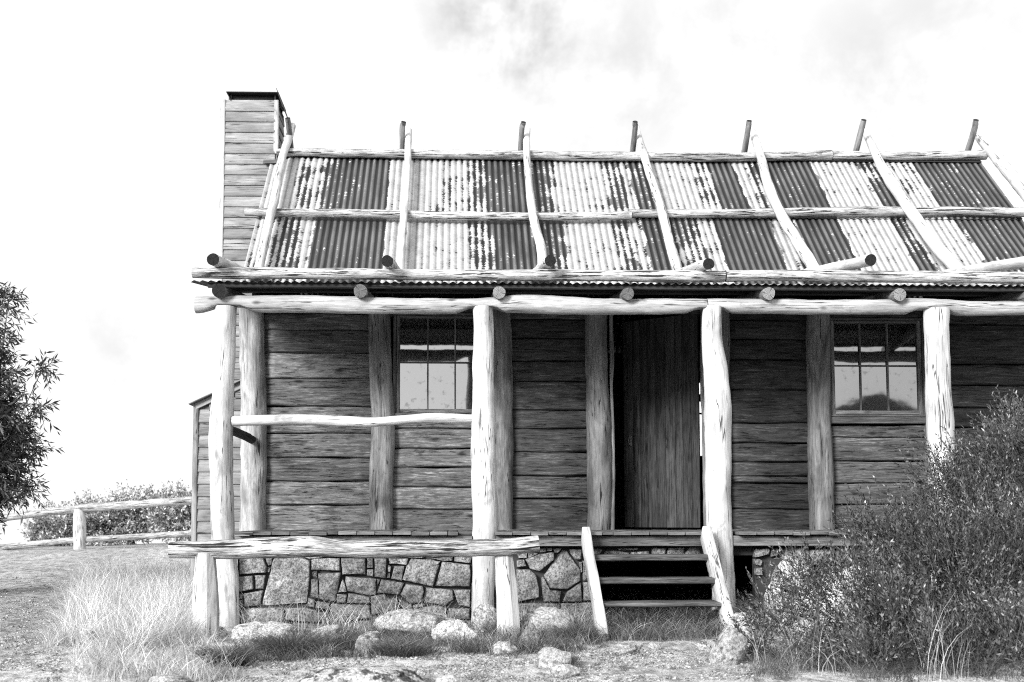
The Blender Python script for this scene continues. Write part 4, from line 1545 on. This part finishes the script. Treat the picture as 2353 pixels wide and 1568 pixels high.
def join(parts):
    V, Fc, T, o = [], [], [], 0
    for v, f, t in parts:
        V.append(v)
        Fc.append(f + o)
        T.append(t)
        o += len(v)
    return np.concatenate(V), np.concatenate(Fc), np.concatenate(T)


def mk(B, h0, h1, w, l0, l1, t0, t1, azc=None, azs=9.0):
    n = len(B)
    H = nr.uniform(h0, h1, n)
    az = nr.uniform(0, 2 * math.pi, n) if azc is None else nr.normal(azc, azs, n)
    ct = np.array([math.exp(1.25 * noise.noise(Vector((q[0] * 4.5, q[1] * 4.5, 8))) + .5 * noise.noise(Vector((q[0] * 14, q[1] * 14, 2)))) for q in B])
    return blades(B, H, w * nr.uniform(.6, 1.3, n), nr.uniform(l0, l1, n), az, nr.uniform(t0, t1, n) * ct)


def tufts(poly, nt, per, r0, r1, h0, h1, w, t0, t1, seed, clump=.5, thr=-.2, lean=.9):
    C = scatter(poly, nt, clump, 2.4, seed, thr)
    out = []
    for c in C:
        n = int(per * nr.uniform(.5, 1.5))
        rad = nr.uniform(r0, r1)
        hh = nr.uniform(h0, h1)
        r = rad * np.sqrt(nr.uniform(0, 1, n))
        a = nr.uniform(0, 2 * math.pi, n)
        B = np.stack([c[0] + r * np.cos(a), c[1] + r * np.sin(a), np.full(n, c[2])], 1)
        tn = nr.uniform(.75, 1.2)
        out.append(blades(B, hh * nr.uniform(.45, 1.1, n), w * nr.uniform(.6, 1.3, n), nr.uniform(.1, .6, n) + lean * r / rad, a + nr.normal(0, .7, n), tn * nr.uniform(t0, t1, n)))
    return join(out)


# long dry grass on the left slope
pl_ = [(140, 1480), (150, 1400), (215, 1290), (300, 1262), (445, 1252), (475, 1430), (450, 1480), (300, 1500)]
parts = [tufts(pl_, 330, 40, .05, .13, .14, .44, .0050, .35, 1.3, 1)]
parts.append(mk(scatter(pl_, 3500, .7, 2.2, 33, -.2), .08, .3, .0050, .3, 1.6, .3, 1.2))
parts.append(mk(scatter(pl_, 2200, .5, 3, 31, -.2), .35, .58, .0030, .1, .8, .8, 1.35))
parts.append(tufts([(100, 1490), (115, 1380), (185, 1285), (230, 1280), (170, 1400), (165, 1490)], 60, 26, .04, .08, .08, .22, .0048, .3, 1.2, 32))
parts.append(tufts([(150, 1440), (455, 1440), (560, 1568), (170, 1568)], 110, 26, .03, .08, .06, .2, .0048, .25, 1.2, 34))
parts.append(mk(scatter([(150, 1430), (460, 1430), (560, 1568), (180, 1568)], 2600, .9, 2.2, 2, -.05), .06, .26, .004, .3, 1.4, .45, 1.1))
parts.append(mk(scatter([(-60, 1258), (440, 1252), (240, 1300), (150, 1292), (-60, 1284)], 3500, .6, 1.2, 35, -.2), .06, .26, .011, .2, 1.0, .5, 1.2))
parts.append(mk(scatter([(150, 1290), (445, 1250), (445, 1275), (130, 1310)], 2500, 0, 1, 3), .15, .4, .008, .2, .9, .6, 1.2))
parts.append(mk(scatter([(1690, 1420), (1750, 1335), (1830, 1360), (1740, 1470)], 1500, .5, 3, 4, -.2), .15, .38, .004, .4, 1.6, .35, 1.0))
parts.append(mk(scatter([(1720, 1510), (2353, 1470), (2353, 1568), (1760, 1568)], 160, .9, 2.4, 5, .0), .15, .5, .0036, .2, 1.1, .35, .9))
parts.append(mk(scatter([(2120, 1520), (2230, 1520), (2230, 1568), (2120, 1568)], 45, 0, 1, 6), .3, .62, .0038, .1, .6, .4, .9))
parts.append(mk(scatter([(555, 1450), (1085, 1436), (1085, 1446), (560, 1462)], 420, .8, 3, 7, 0), .18, .46, .0036, .3, 1.3, .6, 1.2))
parts.append(mk(scatter([(1195, 1430), (1380, 1440), (1380, 1460), (1200, 1450)], 500, .7, 3, 8, -.1), .12, .36, .0036, .3, 1.5, .6, 1.1))
o = mesh_np('dry_grass', *join(parts), 'drygrass')
tag(o, 'long pale dry grass', 'grass', kind='stuff')

# short greener grass at the foot of the wall, among the rocks and under the steps
parts = [mk(scatter([(545, 1452), (1090, 1436), (1345, 1446), (1400, 1478), (1330, 1500), (1130, 1505), (800, 1512), (560, 1520)], 7000, .9, 3.4, 11, .0), .04, .19, .0060, .4, 1.8, .12, 1.6)]
parts.append(tufts([(545, 1462), (1090, 1446), (1345, 1456), (1400, 1480), (1330, 1505), (1130, 1510), (800, 1516), (560, 1525)], 150, 34, .03, .08, .06, .17, .0050, .1, 1.1, 41, .8, -.05))
parts.append(tufts([(1000, 1500), (1420, 1500), (1500, 1545), (1000, 1568), (480, 1568), (560, 1525)], 40, 22, .02, .05, .02, .06, .0045, .1, 1.0, 42, .8, .0))
parts.append(mk(scatter([(1392, 1476), (1660, 1472), (1668, 1418), (1385, 1418)], 4200, 0, 1, 12), .06, .26, .0055, .4, 1.9, .15, 1.7))
parts.append(mk(scatter([(540, 1500), (1400, 1500), (1700, 1520), (1720, 1568), (480, 1568)], 6000, .9, 2.0, 13, .02), .008, .03, .004, .5, 2.0, .5, 1.4))
parts.append(mk(scatter([(1690, 1400), (1850, 1350), (1760, 1480)], 1200, 0, 1, 14), .06, .22, .004, .4, 1.8, .3, .9))
parts.append(mk(scatter([(1235, 1500), (1330, 1500), (1345, 1545), (1290, 1550)], 900, .8, 6, 15, -.1), .03, .09, .0038, .5, 1.6, .3, .8))
parts.append(mk(scatter([(1700, 1500), (2353, 1430), (2353, 1568), (1740, 1568)], 3500, .6, 2.4, 16, -.1), .05, .2, .0042, .4, 1.6, .3, .8))
for a_, b_, c_, d_ in ROCKS:
    if (b_ - a_) > 55 and d_ < 1510:
        parts.append(tufts([(a_ - 8, d_ - 10), (b_ + 8, d_ - 12), (b_ + 6, d_ + 7), (a_ - 4, d_ + 7)], int((b_ - a_) / 11), 20, .015, .045, .04, .12, .0048, .1, 1.5, int(a_), 0, -1))
o = mesh_np('grass', *join(parts), 'grass')
tag(o, 'short grass', 'grass', kind='stuff')


def tussock(px, py, rad, h0, h1, n, label, tone=1.0):
    g = ground_hit(px, py)
    r = rad * np.sqrt(nr.uniform(0, 1, n))
    a = nr.uniform(0, 2 * math.pi, n)
    B = np.stack([r * np.cos(a), r * np.sin(a), np.full(n, -.01)], 1)
    V, Fc, T = blades(B, nr.uniform(h0, h1, n), .0042 * nr.uniform(.7, 1.3, n), nr.uniform(.3, 1.0, n) + r / rad * .9, a + nr.normal(0, .5, n), nr.uniform(.35, 1.5, n) * tone)
    o = mesh_np('grass_tussock', V, Fc, T, 'tussock')
    o.location = g
    return tag(o, label, 'tussock', 'dark grass tussocks')


tussock(520, 1530, .13, .12, .26, 900, 'darkest bushy tussock beside the foot of the near rail post')
tussock(668, 1500, .20, .10, .24, 1200, 'wide dark tussock below the long pale boulder')
tussock(925, 1506, .16, .10, .20, 800, 'spiky tussock below the wide domed boulder', 1.2)
tussock(800, 1488, .12, .08, .18, 500, 'thin tussock right of the small angular rock', 1.1)
tussock(1160, 1462, .13, .10, .22, 600, 'tussock growing round the foot of the short rail post', 1.3)
tussock(1330, 1470, .17, .10, .24, 800, 'tussock spilling from the left foot of the steps', 1.3)
tussock(1290, 1528, .07, .05, .10, 350, 'little tussock on the shaded side of the lone blocky rock')
tussock(5, 1320, .35, .4, .75, 900, 'tall dark tussock at the edge of the path near the fence', .8)

# pebbles on the bare ground
ico = bmesh.new()
bmesh.ops.create_icosphere(ico, subdivisions=1, radius=1)
iv = np.array([v.co[:] for v in ico.verts])
ifc = np.array([[v.index for v in f.verts] for f in ico.faces])
ico.free()
B = np.concatenate([scatter([(470, 1495), (1400, 1492), (1720, 1500), (1740, 1568), (430, 1568)], 6500, .7, 2.5, 21, -.1), scatter([(0, 1320), (130, 1300), (150, 1420), (140, 1568), (0, 1568)], 3000, .5, 2, 22, -.2)])
n = len(B)
sz = .0035 + .011 * nr.uniform(0, 1, n) ** 4
V = (iv[None] * nr.uniform(.6, 1.3, (n, 12 if len(iv) == 12 else len(iv), 1))) * (sz[:, None, None] * np.array([1.2, 1.1, .7]))
V = V + B[:, None, :] + np.array([0, 0, .012])
Fc = (ifc[None] + np.arange(n)[:, None, None] * len(iv)).reshape(-1, 3)
o = mesh_np('gravel', V.reshape(-1, 3), Fc, np.repeat(nr.uniform(.4, 1.25, n), len(iv)), 'rock')
tag(o, 'scattered gravel', 'gravel', kind='stuff')


# ------------------------------------------------------------------ bushes and tree
def unit(a):
    return a / (np.linalg.norm(a, axis=-1, keepdims=True) + 1e-9)


def leafy(base, dirs, length, nleaf, ll, lw, spread, tone, droop=0.0, twist=True, segs=1):
    """sprigs: base (n,3), dirs (n,3) unit, length (n); returns quads for leaves and a twig mesh"""
    n = len(base)
    rv = unit(nr.normal(0, 1, (n, 3)))
    side = unit(np.cross(dirs, rv))
    bend = side * nr.uniform(-.25, .25, (n, 1)) + np.array([0, 0, .12 - droop])
    Vs, Ts = [], []
    for k in range(nleaf):
        t = (k + nr.uniform(0, 1, n)) / nleaf
        t = .12 + .88 * t
        p = base + dirs * (length * t)[:, None] + bend * (length * t * t)[:, None]
        ax = unit(dirs + 2 * bend * t[:, None])
        ph = k * 2.4 + nr.uniform(0, .8, n)
        s2 = np.cross(ax, side)
        rad = side * np.cos(ph)[:, None] + s2 * np.sin(ph)[:, None]
        d = unit(ax * math.cos(spread) + rad * math.sin(spread) + np.array([0, 0, -droop]) + nr.normal(0, .15, (n, 3)))
        w = unit(np.cross(d, nr.normal(0, 1, (n, 3))))
        L = ll * nr.uniform(.6, 1.25, n)
        Wd = lw * nr.uniform(.7, 1.2, n)
        nrm = np.cross(d, w)
        mid = p + d * (L * .45)[:, None] + nrm * (L * .06)[:, None]
        tip = p + d * L[:, None] + nrm * (-L * .1)[:, None]
        Vs.append(np.stack([p, mid + w * (Wd / 2)[:, None], tip, mid - w * (Wd / 2)[:, None]], 1))
        Ts.append(np.repeat((tone * np.exp(nr.normal(-.3, .72, n)))[:, None], 4, 1))
    V = np.concatenate(Vs, 0)
    T = np.concatenate(Ts, 0)
    m = len(V)
    Fc = np.arange(m * 4).reshape(m, 4)
    # twigs: 3-sided, two segments
    tv = []
    r0 = .0022
    for t, rr_ in ((0, 1.2), (.5, .9), (1, .4)):
        c = base + dirs * (length * t)[:, None] + bend * (length * t * t)[:, None]
        s2 = np.cross(dirs, side)
        for a in (0, 2.1, 4.2):
            tv.append(c + (side * math.cos(a) + s2 * math.sin(a)) * r0 * rr_)
    tv = np.stack(tv, 1)
    b9 = np.arange(n)[:, None] * 9
    fs = []
    for i in (0, 3):
        for k in range(3):
            fs.append(np.concatenate([b9 + i + k, b9 + i + (k + 1) % 3, b9 + i + 3 + (k + 1) % 3, b9 + i + 3 + k], 1))
    return V.reshape(-1, 3), Fc, T.ravel(), tv.reshape(-1, 3), np.concatenate(fs, 0)


def limb(mb, a, b, r0, r1, seed):
    mid = (a + b) / 2 + Vector((noise.noise(Vector((seed, 1, 0))), noise.noise(Vector((seed, 2, 0))), noise.noise(Vector((seed, 3, 0))) * .5)) * (b - a).length * .25
    tube(mb, [(a, r0), (mid, (r0 + r1) / 2), (b, r1)], seg=6, step=.15, lump=.08, seed=seed, caps=(None, None))


def plant(name, label, cat, root, blobs, nsp, nleaf, sl, ll, lw, spread, mat, upw=.7, bias=(0, 0, 0), droop=0.0, tone=1.0, stems=True, shell=.5, group=None, branch_r=.016, wildf=.05):
    """blobs: (centre, rx, ry, rz, weight)"""
    th = thing(name, root, label, cat, group)
    tot = sum(b[4] for b in blobs)
    Bs, Ds = [], []
    for c, rx, ry, rzz, wgt in blobs:
        m = int(nsp * wgt / tot)
        u = unit(nr.normal(0, 1, (m, 3)))
        rr_ = shell + (1 - shell) * nr.uniform(0, 1, m) ** .6
        # lumpy surface: clumps and hollows
        lump = np.array([noise.noise(Vector((q[0] * 2.3 + c[0], q[1] * 2.3 + c[1], q[2] * 2.3 + c[2]))) for q in u])
        p = u * np.array([rx, ry, rzz]) * (rr_ * (1 + .28 * lump))[:, None]
        wild = nr.uniform(0, 1, m) < wildf
        p = p * np.where(wild, nr.uniform(1.05, 1.3, m), 1.0)[:, None]
        d = unit(u * np.array([1 / rx, 1 / ry, 1 / rzz]) * min(rx, rzz) + np.array([0, 0, upw]) + np.array(bias) + nr.normal(0, .35, (m, 3)))
        Bs.append(p + np.array(c))
        Ds.append(d)
    B = np.concatenate(Bs)
    D = np.concatenate(Ds)
    gz = np.array([gh(q[0], q[1]) for q in B])
    ok = B[:, 2] > gz + .02
    B, D = B[ok], D[ok]
    ln = sl * nr.uniform(.5, 1.5, len(B))
    cl = np.array([noise.noise(Vector((q[0] * 3.1, q[1] * 3.1, q[2] * 3.1))) for q in B])
    V, Fc, T, tv, tf = leafy(B - D * (ln * .5)[:, None], D, ln, nleaf, ll, lw, spread, tone * np.exp(1.1 * cl), droop)
    r0 = np.array(root)
    o = mesh_np('foliage', V, Fc, T, mat)
    wparent(o, th)
    o2 = mesh_np('twigs', tv, tf, np.ones(len(tv)), 'twig')
    wparent(o2, th)
    mb = MB()
    rt = Vector(root)
    for i, (c, rx, ry, rzz, wgt) in enumerate(blobs):
        a = rt + Vector((rnd.uniform(-.1, .1), rnd.uniform(-.1, .1), -.05))
        bs = branch_r * min(1.0, rx / .45)
        limb(mb, a, Vector(c), bs, bs * .4, i * 3.3 + 1)
        for k in range(5):
            dv = Vector((rnd.gauss(0, 1), rnd.gauss(0, 1), abs(rnd.gauss(0, 1)))).normalized()
            limb(mb, Vector(c), Vector(c) + Vector((dv.x * rx, dv.y * ry, dv.z * rzz)) * .8, bs * .35, bs * .12, i * 5.1 + k)
    wparent(mb.build('stem', 'bark', None), th)
    return th


def blob(px, py, rpx, Y, ry=None, w=None, sq=1.0):
    p = P(px, py, Y)
    r = rpx * Y / F
    return ((p.x, p.y, p.z), r, ry or r * .8, r * sq, w or rpx * rpx)


bl = [blob(2345, 1160, 175, 8.7), blob(2215, 1210, 135, 8.4), blob(2090, 1290, 135, 8.1), blob(1960, 1400, 130, 7.8, w=11500), blob(1830, 1465, 105, 7.6, w=6000), blob(2210, 1400, 190, 7.7), blob(2060, 1480, 140, 7.35), blob(2370, 1370, 230, 7.9), blob(2500, 1130, 230, 8.7, w=22000), blob(1765, 1400, 60, 8.1, w=1900), blob(2335, 1010, 75, 8.9, w=7000), blob(2590, 1350, 230, 7.9, w=18000), blob(1720, 1490, 60, 7.6, w=2000), blob(2150, 1090, 60, 8.5, w=2600), blob(1985, 1215, 50, 8.2, w=1800), blob(1850, 1330, 60, 8.1, w=3000), blob(2330, 1520, 140, 7.0, w=14000), blob(2180, 1540, 120, 6.95, w=11000), blob(2000, 1545, 95, 6.95, w=6500), blob(1860, 1530, 60, 7.1, w=2600)]
plant('leafy_bush', 'big fine-leaved bush covering the right corner of the verandah', 'bush', (X(2250, 7.9), 7.9, 0), bl, 6900, 17, .24, .035, .0115, .55, 'bushleaf', upw=.75, bias=(-.3, 0, 0), shell=.62, wildf=.10)

# snow gum at the left edge of the view
YT = 13.0
bl = [blob(-82, 760, 95, YT), blob(-42, 880, 85, YT), blob(-92, 1000, 150, YT), blob(-52, 1090, 95, YT), blob(-212, 900, 190, YT, w=14000), blob(-202, 700, 150, YT, w=9000), blob(3, 985, 65, YT, w=4200), blob(-62, 1160, 60, YT, w=3600), blob(98, 846, 24, YT, w=420), blob(92, 935, 22, YT, w=420), blob(84, 1035, 24, YT, w=420), blob(60, 1110, 34, YT, w=900), blob(20, 690, 34, YT, w=800), blob(-322, 1000, 200, YT, w=9000)]
plant('gum_tree', 'dark leaved gum tree leaning in at the left edge', 'tree', (X(-150, YT), YT, gh(X(-150, YT), YT)), bl, 2700, 10, .30, .115, .023, .75, 'gumleaf', upw=.05, bias=(.25, 0, 0), droop=.25, shell=.35, branch_r=.04)
mb = MB()
rt = Vector((X(-150, YT), YT, gh(X(-150, YT), YT) - .1))
tube(mb, [(rt, .16), (rt + Vector((.1, 0, .8)), .13), (rt + Vector((-.1, .1, 2.0)), .10), (rt + Vector((.05, 0, 3.2)), .05)], seg=12, lump=.1, seed=2)
trk = mb.build('trunk', 'bark', None)
for o in S.objects:
    if o.name.startswith('gum_tree'):
        wparent(trk, o)

# shrubs beyond the fence
sh = [
    ([blob(130, 1228, 60, 24.6), blob(200, 1205, 55, 24.8)], 'low pale shrub behind the fence nearest the tree'),
    ([blob(300, 1190, 62, 25.0), blob(250, 1215, 50, 24.8), blob(330, 1165, 35, 25.0)], 'rounded tallest shrub behind the middle of the fence'),
    ([blob(400, 1185, 60, 24.6), blob(460, 1190, 60, 24.6)], 'leafy shrub behind the fence beside the chimney base'),
]
for b, lab in sh:
    c = b[0][0]
    plant('shrub', lab, 'shrub', (c[0], c[1], gh(c[0], c[1])), b, 1300, 9, .30, .075, .036, .8, 'shrubleaf', upw=.4, shell=.3, group='shrubs behind the fence')

# ------------------------------------------------------------------ hills behind the viewer (seen in the window glass)
mb = MB()
n = 90
prev = None
for i in range(n + 1):
    x = -120 + 240 * i / n
    az = x / 83.0
    z = CAMZ + 83 * (0.066 + .034 * math.exp(-((az - .412) / .045) ** 2) + .028 * math.exp(-((az - .32) / .09) ** 2) + .03 * math.exp(-((az - .50) / .08) ** 2)) + 0.5 * noise.fractal(Vector((x * .16, 0, 0)), 1, 2, 3)
    row = [mb.vert((x, -60, z)), mb.vert((x, -48, z * .55 - 3)), mb.vert((x, -40, -8)), mb.vert((x, -75, z * .6 - 3)), mb.vert((x, -95, -12))]
    if prev:
        for a, b in ((0, 1), (1, 2), (3, 0), (4, 3)):
            mb.face((prev[a], row[a], row[b], prev[b]))
    prev = row
tag(mb.build('hills', 'hill'), kind='structure')
